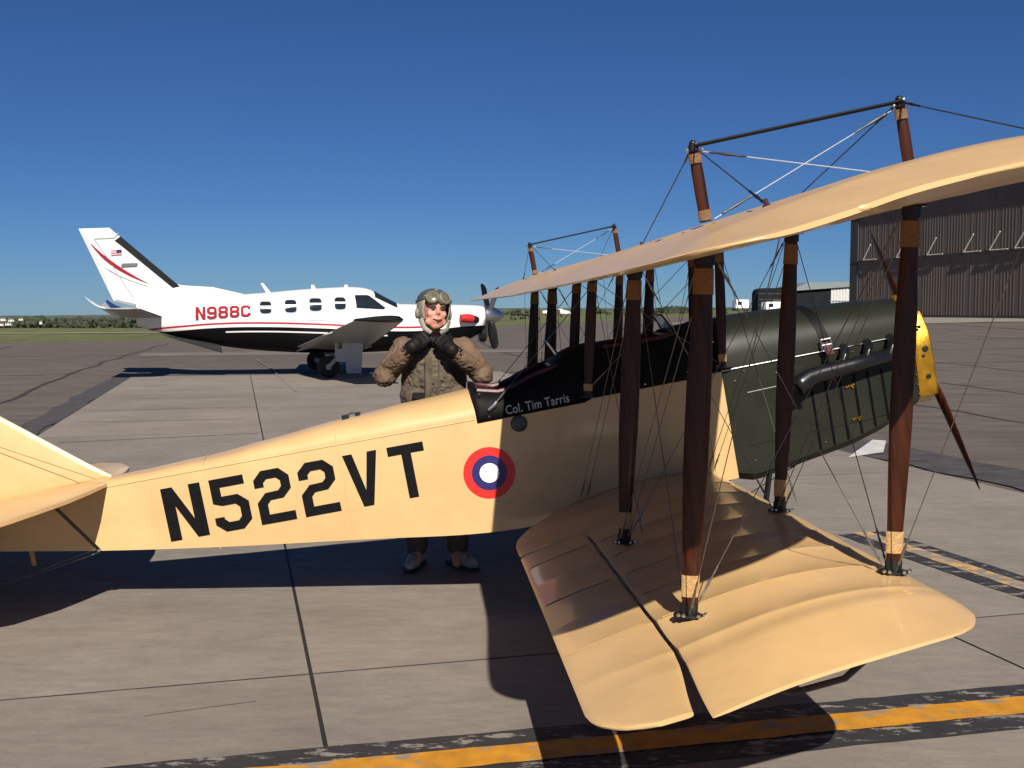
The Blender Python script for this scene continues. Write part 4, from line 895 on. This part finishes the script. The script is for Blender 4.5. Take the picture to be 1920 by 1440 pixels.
# ---- struts
def strut(A, B, w0, w1, w2, wraps=True, name='strut', fit=True, dark_top=True, bolts=False):
    """streamlined wooden strut, wide along the wing chord"""
    A, B = J(*A), J(*B); d = (B - A).normalized(); X = Vector((1, 0, 0)); X = (X - d * X.dot(d)).normalized(); Yv = d.cross(X); bm = jbm(); rings = []
    L = (B - A).length
    for t in (0, .06, .14, .26, .4, .55, .7, .82, .92, 1):
        w = w0 + (w1 - w0) * sstep(0, .45, t) if t < .5 else w2 + (w1 - w2) * sstep(1.0, .62, t); c = A + (B - A) * t; ring = []
        for q in range(16):
            f = 2 * PI * q / 16; cc, ss = math.cos(f), math.sin(f); ring.append(c + X * (w / 2 * cc) + Yv * (w * .24 * ss * (1 + .35 * cc)))
        rings.append(ring)
    loft(bm, rings); o = jf(bm, name, MT['wood'], ang=60)
    def sleeve(t0, t1, m, nm, k=1.06):
        bm = jbm(); rr = []
        for t in (t0, (t0 + t1) / 2, t1):
            w = (w0 + (w1 - w0) * sstep(0, .45, t) if t < .5 else w2 + (w1 - w2) * sstep(1.0, .62, t)) * k + .003; c = A + (B - A) * t
            rr.append([c + X * (w / 2 * math.cos(2 * PI * q / 16)) + Yv * (w * .25 * math.sin(2 * PI * q / 16) * (1 + .35 * math.cos(2 * PI * q / 16))) for q in range(16)])
        loft(bm, rr); return jf(bm, nm, m, o, ang=60)
    if wraps: sleeve(.055, .115, MT['cord'], 'cord_wrap'); sleeve(.885, .955, MT['cordd'], 'cord_wrap')
    if fit:
        sleeve(0.0, .035, MT['iron'], 'socket', 1.12); sleeve(.965, 1.0, MT['iron'], 'socket', 1.15)
        for P, s_ in ((A, 1), (B, -1)):
            bm = jbm(); c = P + d * s_ * .004; rr = [[c + X * (.055 * math.cos(f)) + Yv * (.036 * math.sin(f)) + d * h for f in [2 * PI * q / 12 for q in range(12)]] for h in (-.004, .004)]; loft(bm, rr); pl = jf(bm, 'base_plate', MT['iron'], o, ang=60)
    if bolts:
        for dx, dy in ((.045, .03), (-.045, .032), (.052, -.02), (-.03, .04), (.02, .045)):
            bm = jbm(); ball(bm, A + X * dx - Yv * dy * .0 + Vector((0, -abs(dy), 0)) + d * .012, .0075, 1); jf(bm, 'bolt', MT['steel'], o)
    return o
YC, YI, YO, ST_, DX, DH = .294, 1.47, 2.64, .264, .731, .006
ZU_R, ZU_F = 1.214, 1.246
for sgn in (1, -1):
    for y in (YO, YI):
        strut((0, sgn * y, .004 + DH * y), (ST_, sgn * y, ZU_R + DH * y), .052, .088, .06, bolts=sgn > 0)
        strut((DX, sgn * y, .006 + DH * y), (ST_ + DX, sgn * y, ZU_F + DH * y), .052, .082, .056, bolts=sgn > 0)
    strut((.12, sgn * .30, .565), (ST_, sgn * YC, ZU_R), .045, .062, .05)
    strut((.90, sgn * .312, .585), (ST_ + DX, sgn * YC, ZU_F), .040, .058, .05)
    # kingposts above the upper wing
    for x, zb, zt in ((ST_ + .02, 1.312, 1.556), (ST_ + DX + .01, 1.330, 1.582)):
        o = strut((x, sgn * YO, zb + .015), (x, sgn * YO, zt + .016), .040, .042, .034, wraps=False, name='kingpost', fit=False)
        for a, b in ((.02, .16), (.80, .93)):
            bm = jbm(); tube(bm, [J(x, sgn * YO, zb + .015 + (zt - zb) * a), J(x, sgn * YO, zb + .015 + (zt - zb) * b)], .0225, 12, flat=(.7, 1), up=Vector((1, 0, 0))); jf(bm, 'cord_wrap', MT['cordm'], o)
        bm = jbm(); tube(bm, [J(x, sgn * YO, zt + .006), J(x, sgn * YO, zt + .03)], .017, 10); ball(bm, J(x, sgn * YO, zt + .032), .013, 2); jf(bm, 'cap_fitting', MT['iron'], o)
        for dx, dz in ((.026, 0), (-.026, .006), (.01, .02)):
            bm = jbm(); ball(bm, J(x + dx, sgn * (YO + .012), zt + .008 + dz), .008, 1); jf(bm, 'bolt', MT['steel'], o)

# ---- rigging
def wire(A, B, r=.0018, m='wire', tb0=True, tb1=False, name='wire', wobble=0):
    a, b = J(*A), J(*B); bm = jbm(); n = 6; tube(bm, [a.lerp(b, k / n) - Vector((0, 0, wobble * math.sin(PI * k / n))) for k in range(n + 1)], r, 5); o = jf(bm, name, MT[m])
    L = (b - a).length
    for f, (p, q) in ((tb0, (a, b)), (tb1, (b, a))):
        if not f: continue
        d = (q - p).normalized(); s = p + d * .03; bm = jbm()
        tube(bm, [s + d * h for h in (0, .012, .02, .06, .10, .108, .13)], [.003, .0055, .003, .0055, .003, .0045, .002], 8); jf(bm, 'turnbuckle', MT['alu2'] if m == 'wire' else MT['iron'], o)
    return o
def low(y, xf): return (xf, y, .022 + DH * abs(y))
def upp(y, xf, z): return (xf, y, z + DH * abs(y))
for s in (1, -1):
    XR, XF = -.005, DX - .005; UR, UF = ST_ + .0, ST_ + DX
    for xl, xu, zu in ((XR, UR, ZU_R - .02), (XF, UF, ZU_F - .02)):
        for off in (-.018, .018):
            wire((xl + off, s * (YI + .03), .022 + DH * YI), (xu + off, s * (YO - .03), zu + DH * YO))           # flying wires, doubled
            wire((xl + off, s * .33, .02), (xu + off, s * (YI - .03), zu + DH * YI))
        wire((xl, s * (YO - .03), .022 + DH * YO), (xu, s * (YI + .03), zu + DH * YI), .0019)                   # landing wires
        wire((xl + .1, s * (YI - .03), .022 + DH * YI), (xu, s * (YC + .03), zu), .0019)
        wire((xl, s * (YO + .04), .022 + DH * YO), (xu, s * (3.45), 1.262 + DH * 3.5), .0016)            # overhang
    for y in (YO, YI):                                                                                         # incidence wires
        wire((.03, s * y, .03 + DH * y), (UF - .03, s * y, ZU_F - .02 + DH * y), .0019, tb1=True)
        wire((DX - .03, s * y, .03 + DH * y), (UR + .03, s * y, ZU_R - .02 + DH * y), .0019, tb1=True)
    bm = jbm(); ball(bm, J(.497, s * YO, .655), .013, 1, (1, .7, 1)); jf(bm, 'wire_clamp', MT['iron'])
    bm = jbm(); ball(bm, J(.497, s * YI, .645), .013, 1, (1, .7, 1)); jf(bm, 'wire_clamp', MT['iron'])
    # cabane bracing
    wire((.12, s * .30, .60), (UF, s * YC, ZU_F - .01), .0019); wire((.88, s * .30, .62), (UR, s * YC, ZU_R - .01), .0019)
    # kingpost rigging
    KR = (ST_ + .02, s * YO, 1.580); KF = (ST_ + DX + .01, s * YO, 1.606)
    bm = jbm(); tube(bm, [J(*KR), J(*KF)], .0062, 8); jf(bm, 'kingpost_rod', MT['black_paint'])
    bm = jbm(); tube(bm, [J(KR[0], KR[1] + s * .02, KR[2]), J(KF[0], KF[1] + s * .02, KF[2])], .005, 8); jf(bm, 'kingpost_rod', MT['black_paint'])
    wire(KR, (ST_ - .01, s * 3.35, 1.318), .0024, 'wiredark', False, True); wire(KF, (ST_ + DX - .02, s * 3.52, 1.352), .0024, 'wiredark', True)
    wire(KR, (ST_ + .04, s * 1.50, 1.312), .0024, 'wiredark', True); wire(KF, (ST_ + DX - .14, s * 1.9, 1.365), .0024, 'wiredark', True)
    wire((KR[0] + .02, KR[1], KR[2] - .02), (ST_ + DX - .03, s * (YO), 1.365), .0018, 'wirepale', True); wire((KF[0] - .02, KF[1], KF[2] - .02), (ST_ + .05, s * YO, 1.332), .0018, 'wirepale', True, True)
    for x, y, z in ((ST_ - .01, 3.35, 1.318), (ST_ + .04, 1.5, 1.312)):
        bm = jbm(); lathe(bm, [(0, .014), (.003, .012), (.008, .006), (.022, .005)], J(x, s * y, z - .004), (0, 0, 1), 10); jf(bm, 'wire_anchor', MT['maroon'])
wire((-.42, .312, .61), (ST_ + .02, .34, ZU_R - .01), .0024); wire((-.42, -.312, .61), (ST_ + .02, -.34, ZU_R - .01), .0024)

# ---- tail
m_fab2 = MT['fabric']
FINP = [(-2.60, .605), (-2.72, .70), (-3.0, .94), (-3.2, 1.11), (-3.45, 1.26), (-3.72, 1.30), (-3.80, 1.20), (-3.80, .58)]
bm = jbm(); cz = (-3.35, .85)
def fr(y, k): return [J(cz[0] + (x - cz[0]) * k, y, cz[1] + (z - cz[1]) * k) for x, z in FINP]
loft(bm, [fr(-.016, .93), fr(-.006, 1.0), fr(.006, 1.0), fr(.016, .93)]); jf(bm, 'fin', MT['fabric'], ang=50)
bm = jbm(); tube(bm, [J(x, 0, z) for x, z in FINP[:7]], .009, 8); jf(bm, 'fin_edge', MT['tape'])
RUD = [(-3.815, 1.22), (-3.9, 1.36), (-4.15, 1.40), (-4.4, 1.20), (-4.48, .85), (-4.35, .48), (-4.05, .30), (-3.83, .32)]
bm = jbm(); loft(bm, [[J(x, y, z) for x, z in RUD] for y in (-.014, .014)]); jf(bm, 'rudder', MT['fabric'], ang=50)
ZS = .57
def stab_pts(s): return [(-2.585, s * .02), (-2.60, s * .16), (-2.62, s * .36), (-2.66, s * .58), (-2.73, s * .76), (-2.81, s * .95), (-2.97, s * 1.18), (-3.30, s * 1.36), (-3.62, s * 1.44), (-3.80, s * 1.42), (-3.80, s * .03)]
for s in (1, -1):
    SP = stab_pts(s); c = (-3.3, s * .6)
    def sr(dz, k): return [J(c[0] + (x - c[0]) * k, c[1] + (y - c[1]) * k, ZS + .004 + dz) for x, y in SP]
    bm = jbm(); loft(bm, [sr(-.018, .93), sr(-.008, 1), sr(.010, 1), sr(.022, .93)]); jf(bm, 'stabilizer', MT['fabric'], ang=50)
    EL = [(-3.815, s * .06), (-3.815, s * 1.46), (-4.0, s * 1.52), (-4.25, s * 1.40), (-4.40, s * 1.05), (-4.42, s * .5), (-4.30, s * .25)]
    bm = jbm(); loft(bm, [[J(x, y, ZS + dz) for x, y in EL] for dz in (-.012, .014)]); jf(bm, 'elevator', MT['fabric'], ang=50)
    bm = jbm(); tube(bm, [J(-2.715, s * (ys(-2.715) + .006), .225), J(-2.735, s * .56, ZS - .012)], .009, 8, flat=(1.3, .7)); br = jf(bm, 'stabilizer_brace', MT['iron'])
    bm = jbm(); tube(bm, [J(-3.30, s * (ys(-3.3) + .006), .33), J(-3.34, s * .56, ZS - .012)], .009, 8, flat=(1.3, .7)); jf(bm, 'stabilizer_brace', MT['iron'])
    bm = jbm(); ball(bm, J(-2.715, s * (ys(-2.7) + .012), .225), .014, 1); ball(bm, J(-2.735, s * (ys(-2.7) + .008), .24), .012, 1); jf(bm, 'brace_fitting', MT['steel'], br)
    wire((-2.65, s * .12, .62), (-3.6, s * .03, 1.15), .0018, tb0=False); wire((-3.0, s * .8, ZS + .02), (-3.5, s * .02, 1.2), .0018)
    pass
# tail skid
ZG = lambda x: -(T0.z + x * FWD.z) / UPB.z
bm = jbm(); tube(bm, [J(-3.35, 0, .34), J(-3.55, 0, .16), J(-3.85, 0, ZG(-3.85) + .02), J(-3.98, 0, ZG(-3.98) + .012)], [.018, .018, .016, .010], 8); jf(bm, 'tail_skid', MT['ashwood'])
bm = jbm(); tube(bm, [J(-3.12, .0, .31), J(-3.12, .0, .19)], .014, 8); jf(bm, 'skid_post', MT['cord'])
for s in (1, -1):
    wire((-2.72, s * .11, .21), (-3.70, 0, .05), .0022, 'wire', True); wire((-3.25, s * .09, .31), (-3.7, 0, .06), .003, 'wiredark', False)
# ---- undercarriage
for s in (1, -1):
    for x in (.66, 1.08):
        bm = jbm(); tube(bm, [J(x, s * .28, -.05), J(WX, s * .52, WZ + .30)], .013, 10, flat=(1.4, .8)); jf(bm, 'undercarriage_strut', MT['black_paint'])
    C0 = J(WX, s * .62, WZ + .305)
    bm = jbm(); lathe(bm, [(-.035, .23), (-.045, .265), (-.03, .295), (0, .305), (.03, .295), (.045, .265), (.035, .23)], C0, (0, 1, 0), 36); wl = jf(bm, 'wheel', MT['rubber'])
    bm = jbm(); lathe(bm, [(-.05, .03), (-.03, .225), (.03, .225), (.05, .03)], C0, (0, 1, 0), 32); jf(bm, 'wheel_disc', MT['fabric'], wl)
    wire((.72, s * .28, -.05), (WX, -s * .5, WZ + .33), .003, 'wiredark'); wire((1.28, s * .28, -.03), (WX, -s * .5, WZ + .33), .003, 'wiredark')
    wire((.5, s * .32, -.06), (.62, s * 1.2, -.03), .0022, 'wiredark')
bm = jbm(); tube(bm, [J(WX, -.70, WZ + .305), J(WX, .70, WZ + .305)], .02, 10); jf(bm, 'axle', MT['iron'])
bm = jbm(); tube(bm, [J(WX - .08, -.5, WZ + .33), J(WX - .08, .5, WZ + .33)], .022, 10); jf(bm, 'spreader_bar', MT['wood'])
# small fittings on the turtle deck
bm = jbm(); box(bm, J(-1.24, .03, .690), (.04, .035, .022)); box(bm, J(-1.17, .02, .694), (.028, .028, .018)); tube(bm, [J(-1.26, .03, .692), J(-1.20, .02, .706), J(-1.15, .02, .697)], .006, 6); jf(bm, 'deck_fitting', MT['iron'], smooth=False)

# ---------------------------------------------------------------- the man behind the fuselage
PX, PY = -0.505, 6.80
PR = tag(empty('person', (PX, PY, 0)), 'person in leather flying helmet and brown jacket holding the chin strap with black gloves', 'person')
def remesh(bm, name, m, parent, vox, smooth_it=4, wr=0.0, ws=18.0, seed=0):
    """union of overlapping solids -> one continuous skin"""
    me = bpy.data.meshes.new('tmp'); bm.to_mesh(me); bm.free(); o = bpy.data.objects.new('tmp', me); COL.objects.link(o)
    md = o.modifiers.new('r', 'REMESH'); md.mode = 'VOXEL'; md.voxel_size = vox
    sm = o.modifiers.new('s', 'SMOOTH'); sm.factor = .5; sm.iterations = smooth_it
    dg = bpy.context.evaluated_depsgraph_get(); dg.update(); me2 = bpy.data.meshes.new_from_object(o.evaluated_get(dg)); bpy.data.objects.remove(o); bpy.data.meshes.remove(me)
    bm = bmesh.new(); bm.from_mesh(me2); bpy.data.meshes.remove(me2)
    if wr:
        bm.normal_update()
        for v in bm.verts:
            p = v.co * ws; q = noise.noise(Vector((p.x + seed, p.y, p.z * 1.7))) + .5 * noise.noise(Vector((p.x * 2.3, p.y * 2.3, p.z * 3.1 + seed)))
            v.co += v.normal * wr * (.35 * q - math.exp(-(q * 6) ** 2))
    return finish(bm, name, m, parent, ang=80)
def limb(bm, pts, rad, seg=14): 
    tube(bm, pts, rad, seg)
    for p, r in ((pts[0], rad[0]), (pts[-1], rad[-1])): ball(bm, p, r, 2)
    for p, r in zip(pts[1:-1], rad[1:-1]): ball(bm, p, r, 2)
m_skin = mat('weathered_skin', (0.50, 0.225, 0.165), 0.5, var=0.12, vs=22, bump=.1, bs=90)
nodes_of(m_skin)[2].inputs['Subsurface Weight'].default_value = 0.06
m_jack = mat('brown_flight_jacket', (0.112, 0.069, 0.040), 0.75, var=0.22, vs=14, bump=.4, bs=60)
m_vest = mat('olive_drab_shirt', (0.080, 0.063, 0.040), 0.85, var=0.45, vs=16, bump=.4, bs=70)
m_trou = mat('dark_trousers', (0.060, 0.050, 0.038), 0.85, var=0.2, vs=10); m_glove = mat('black_leather_glove', (0.007, 0.006, 0.0055), 0.6, var=.3, vs=30, spec=.2)
m_helm = mat('grey_leather_helmet', (0.21, 0.19, 0.145), 0.6, var=0.2, vs=20, bump=.3, bs=60); m_helmd = mat('dark_leather_helmet', (0.062, 0.066, 0.066), 0.5, var=0.3, vs=20, bump=.3, bs=60); m_shoe = mat('grey_trainers', (0.26, 0.26, 0.26), 0.7, var=.4, vs=25); m_sole = mat('shoe_sole', (.03, .03, .03), .8)
m_lens = mat('goggle_glass', (0.11, 0.10, 0.07), 0.2, var=.3, vs=30); m_zip = mat('zip_metal', (0.35, 0.30, 0.22), 0.35, metal=.8)
# joints (x right in the picture, y towards the camera is negative)
SH = {1: Vector((.195, .03, 1.425)), -1: Vector((-.195, .03, 1.425))}
EL_ = {1: Vector((.315, -.09, 1.265)), -1: Vector((-.305, -.09, 1.255))}
WR_ = {1: Vector((.130, -.225, 1.425)), -1: Vector((-.115, -.215, 1.445))}
HIP = {1: Vector((.10, .02, .93)), -1: Vector((-.10, .02, .93))}
KN = {1: Vector((.155, -.01, .50)), -1: Vector((-.115, -.01, .50))}
AN = {1: Vector((.150, .04, .10)), -1: Vector((-.115, .03, .10))}
# body: one skin, head to feet
bm = bmesh.new(); HC = Vector((0.0, -.045, 1.665))
ball(bm, HC + Vector((0, .012, .03)), .1, 3, (.80, .98, .98)); ball(bm, HC + Vector((0, -.02, -.045)), .078, 3, (.84, .92, 1.05))
ball(bm, HC + Vector((.002, -.052, -.098)), .034, 2, (1.1, .9, .75)); ball(bm, HC + Vector((0, -.098, -.018)), .016, 2, (.85, 1.1, 1.0)); tube(bm, [HC + Vector((0, -.083, .022)), HC + Vector((0, -.103, -.016))], [.009, .013], 8)
for s in (-1, 1):
    ball(bm, HC + Vector((s * .037, -.068, -.026)), .03, 2, (1, .7, .9)); ball(bm, HC + Vector((s * .032, -.080, .026)), .018, 2, (1.4, .6, .5)); ball(bm, HC + Vector((s * .044, -.045, -.075)), .028, 2)
ball(bm, HC + Vector((0, -.085, -.060)), .015, 2, (1.9, .7, .55)); ball(bm, HC + Vector((0, -.083, -.075)), .013, 2, (1.7, .7, .6))
limb(bm, [HC + Vector((0, .03, -.06)), Vector((0, .03, 1.50)), Vector((0, .04, 1.38))], [.058, .06, .075])
limb(bm, [Vector((0, .03, 1.38)), Vector((0, .01, 1.22)), Vector((0, .03, 1.05)), Vector((0, .03, .93))], [.115, .12, .115, .12])
for s in (-1, 1):
    limb(bm, [Vector((s * .06, .03, 1.40)), SH[s], EL_[s], WR_[s]], [.07, .062, .045, .032]); limb(bm, [HIP[s], KN[s], AN[s]], [.085, .058, .042]); limb(bm, [AN[s], AN[s] + Vector((0, -.12, -.055))], [.04, .03])
body = remesh(bm, 'body', m_skin, PR, .0085, 3)
# eyes, brows, mouth
for s in (-1, 1):
    bm = bmesh.new(); ball(bm, HC + Vector((s * .031, -.088, .006)), .0115, 2, (1.2, .6, .8)); finish(bm, 'eye', mat('eye', (.06, .04, .035), .7, spec=.1), PR)
    bm = bmesh.new(); tube(bm, [HC + Vector((s * .014, -.101, .022)), HC + Vector((s * .034, -.099, .026)), HC + Vector((s * .052, -.083, .018))], [.004, .005, .003], 6); finish(bm, 'eyebrow', mat('eyebrow', (.10, .075, .06), .8), PR)
bm = bmesh.new(); tube(bm, [HC + Vector((-.030, -.090, -.058)), HC + Vector((0, -.104, -.067)), HC + Vector((.030, -.090, -.058))], [.002, .0055, .002], 6); finish(bm, 'mouth', mat('lips', (.14, .04, .04), .5), PR)
# helmet: leather shell open at the face, with ear flaps and chin strap
bm = bmesh.new(); rows = []
NU, NV = 36, 20
for j in range(NV + 1):
    row = []
    for i in range(NU):
        a = 2 * PI * i / NU; el = -60 + 150 * j / NV; f = R(el); ce = math.cos(f)
        p = HC + Vector((0, .010, .016)) + Vector((math.sin(a) * ce * .104, -math.cos(a) * ce * .114, math.sin(f) * (.122 if el > 0 else .135)))
        row.append(bm.verts.new(p))
    rows.append(row)
for j in range(NV):
    for i in range(NU):
        a = (360 * (i + .5) / NU + 180) % 360 - 180; el = -60 + 150 * (j + .5) / NV
        if abs(a) < 50 and el < 27: continue
        if abs(a) < 66 and el < -40: continue
        bm.faces.new((rows[j][i], rows[j][(i + 1) % NU], rows[j + 1][(i + 1) % NU], rows[j + 1][i]))
bmesh.ops.delete(bm, geom=[v for v in bm.verts if not v.link_faces], context='VERTS')
hel = finish(bm, 'flying_helmet', m_helm, PR, ang=80); md = hel.modifiers.new('t', 'SOLIDIFY'); md.thickness = .006; md.offset = 1
bm = bmesh.new(); ball(bm, HC + Vector((0, .02, .058)), .1, 3, (1.10, 1.16, .88)); geom = [v for v in bm.verts if v.co.z < HC.z + .058 or (v.co.y < HC.y - .045 and v.co.z < HC.z + .095)]; bmesh.ops.delete(bm, geom=geom, context='VERTS'); finish(bm, 'helmet_crown', m_helmd, hel, ang=80)
for s in (-1, 1):
    bm = bmesh.new(); ball(bm, HC + Vector((s * .108, .01, -.02)), .03, 2, (.45, .9, 1.25)); finish(bm, 'ear_cup', m_helm, hel)
    bm = bmesh.new(); tube(bm, [HC + Vector((s * .095, -.03, -.06)), HC + Vector((s * .075, -.05, -.115)), HC + Vector((s * .03, -.06, -.145))], [.016, .013, .010], 8, flat=(.4, 1.2)); finish(bm, 'chin_strap', m_helm, hel)
gog = None
for s in (-1, 1):
    bm = bmesh.new(); c = HC + Vector((s * .040, -.098, .075)); ax = Vector((s * .35, -1, .42)).normalized(); lathe(bm, [(-.02, .042), (.006, .041), (.010, .037), (.006, .034)], c, ax, 20, caps=False); o = finish(bm, 'goggles' if gog is None else 'goggle_cup', m_helm, gog or PR); gog = gog or o
    bm = bmesh.new(); lathe(bm, [(.003, .035), (.006, .028), (.008, .012)], c, ax, 20); finish(bm, 'lens', m_lens, gog)
    bm = bmesh.new(); tube(bm, [HC + Vector((s * .072, -.075, .072)), HC + Vector((s * .105, -.02, .066)), HC + Vector((s * .108, .05, .055))], .012, 8, flat=(.3, 1.1)); finish(bm, 'goggle_strap', m_helmd, gog)
# jacket: one skin with sleeves; open dark front panel is the shirt
bm = bmesh.new()
for s in (-1, 1):
    limb(bm, [Vector((s * .07, .035, 1.40)), SH[s] + Vector((0, 0, -.005)), EL_[s], EL_[s].lerp(WR_[s], .55), WR_[s].lerp(EL_[s], .12)], [.098, .086, .077, .060, .048])
    limb(bm, [Vector((s * .085, .045, 1.36)), Vector((s * .105, .03, 1.22)), Vector((s * .095, .03, 1.10))], [.112, .112, .108])
ball(bm, Vector((0, .06, 1.30)), .15, 3, (1.25, .75, 1.0)); limb(bm, [Vector((-.07, .05, 1.48)), Vector((.07, .05, 1.48))], [.055, .055])
jk = remesh(bm, 'jacket', m_jack, PR, .0085, 2, .007, 17, 3)
bm = bmesh.new(); limb(bm, [Vector((0, -.005, 1.37)), Vector((0, -.015, 1.24)), Vector((0, -.005, 1.11))], [.115, .135, .125]); limb(bm, [Vector((-.06, -.03, 1.33)), Vector((-.075, -.02, 1.2)), Vector((-.07, -.01, 1.1))], [.09, .1, .095]); limb(bm, [Vector((.06, -.03, 1.33)), Vector((.075, -.02, 1.2)), Vector((.07, -.01, 1.1))], [.09, .1, .095])
vs_ = remesh(bm, 'shirt_front', m_vest, PR, .0095, 3, .013, 20, 9)
for x in (-.022, .050):
    bm = bmesh.new(); tube(bm, [Vector((x, -.155, 1.36)), Vector((x - .004, -.160, 1.26)), Vector((x - .012, -.150, 1.14))], .005, 6); finish(bm, 'zip', m_zip, jk)
bm = bmesh.new(); tube(bm, [Vector((-.02, -.165, 1.38)), Vector((-.02, -.170, 1.25)), Vector((-.02, -.155, 1.12))], .022, 8, flat=(1, .4), up=Vector((0, 1, 0))); finish(bm, 'front_placket', m_vest, jk)
bm = bmesh.new()
limb(bm, [Vector((-.10, .0, 1.125)), Vector((.10, .0, 1.125))], [.125, .125]); wb_ = remesh(bm, 'waistband', m_vest, PR, .01, 3, .006, 24, 5)
bm = bmesh.new(); box(bm, Vector((-.075, -.138, 1.130)), (.10, .02, .045)); bmesh.ops.bevel(bm, geom=bm.edges[:], offset=.006, segments=2, affect='EDGES'); finish(bm, 'belt_pouch', m_glove, PR)
# collar of dark fur round the neck
bm = bmesh.new(); limb(bm, [Vector((-.10, .0, 1.49)), Vector((-.07, -.07, 1.485)), Vector((0, -.10, 1.475)), Vector((.07, -.07, 1.485)), Vector((.10, .0, 1.49)), Vector((.06, .08, 1.50)), Vector((-.06, .08, 1.50)), Vector((-.10, 0, 1.49))], [.035, .038, .036, .038, .035, .035, .035, .035]); remesh(bm, 'collar', m_glove, PR, .009, 3, .008, 40, 2)
def turn_head(o):
    rot = Matrix.Rotation(R(20), 3, 'Z') @ Matrix.Rotation(R(-5), 3, 'X') @ Matrix.Rotation(R(4), 3, 'Y'); c = HC + Vector((0, .02, -.05))
    for v in o.data.vertices:
        k = sstep(1.505, 1.565, v.co.z) if o.name.startswith('body') else 1.0
        if k: v.co = v.co.lerp(c + rot @ (v.co - c), k)
    for ch in o.children: turn_head(ch)
for o in list(PR.children):
    if o.name.split('.')[0] in ('body', 'eye', 'eyebrow', 'mouth', 'flying_helmet', 'goggles'): turn_head(o)
# trousers and shoes
bm = bmesh.new()
limb(bm, [Vector((0, .03, 1.08)), Vector((0, .03, .95))], [.14, .145])
for s in (-1, 1): limb(bm, [HIP[s], KN[s], AN[s] + Vector((0, 0, .035))], [.108, .082, .074])
remesh(bm, 'trousers', m_trou, PR, .011, 3, .007, 12, 8)
for s, ang in ((-1, 12), (1, -38)):
    c = Vector((AN[s].x, AN[s].y, 0)); rot = Matrix.Rotation(R(-ang), 3, 'Z')
    def sp(*v): return c + rot @ Vector(v)
    bm = bmesh.new(); limb(bm, [sp(0, .03, .065), sp(0, -.08, .055), sp(0, -.17, .042)], [.050, .048, .036]); limb(bm, [sp(0, .02, .07), sp(0, .02, .115)], [.048, .046]); sh = remesh(bm, 'shoe', m_shoe, PR, .009, 3)
    bm = bmesh.new(); rr = [(sp(x, y, 0)) for x, y in ((-.045, .075), (.045, .075), (.05, -.06), (.046, -.16), (.02, -.215), (-.02, -.215), (-.046, -.16), (-.05, -.06))]; loft(bm, [[q + Vector((0, 0, .001)) for q in rr], [q + Vector((0, 0, .026)) for q in rr]]); finish(bm, 'sole', m_sole, sh)
# gloved hands, fingers curled round the chin strap under the jaw
for s in (-1, 1):
    w = WR_[s]; tgt = Vector((s * .030, -.150, 1.505)); d = (tgt - w).normalized(); out = Vector((s * .25, -1, .15)); out = (out - d * out.dot(d)).normalized(); sd = d.cross(out).normalized() * (-s)
    bm = bmesh.new(); limb(bm, [w + (EL_[s] - w).normalized() * .055, w, w + d * .03], [.046, .046, .044]); pc = w + d * .055
    for q in (-.022, 0, .022): limb(bm, [pc - d * .02 + sd * q, pc + d * .03 + sd * q * 1.15], [.027, .025])
    for k, (off, ln) in enumerate(((-.034, .070), (-.011, .080), (.012, .076), (.034, .060))):
        b0_ = pc + d * .03 + sd * off; p1 = b0_ + d * ln * .42 + out * .010; p2 = p1 + d * ln * .22 - out * ln * .30; p3 = p2 - d * ln * .12 - out * ln * .34
        limb(bm, [b0_, p1, p2, p3], [.0145, .0135, .012, .010], 8)
    tb_ = pc - d * .012 - sd * .036; limb(bm, [tb_, tb_ + d * .032 - sd * .020 - out * .006, tb_ + d * .062 - sd * .012 - out * .020], [.015, .0125, .010], 8)
    remesh(bm, 'glove', m_glove, PR, .006, 2)
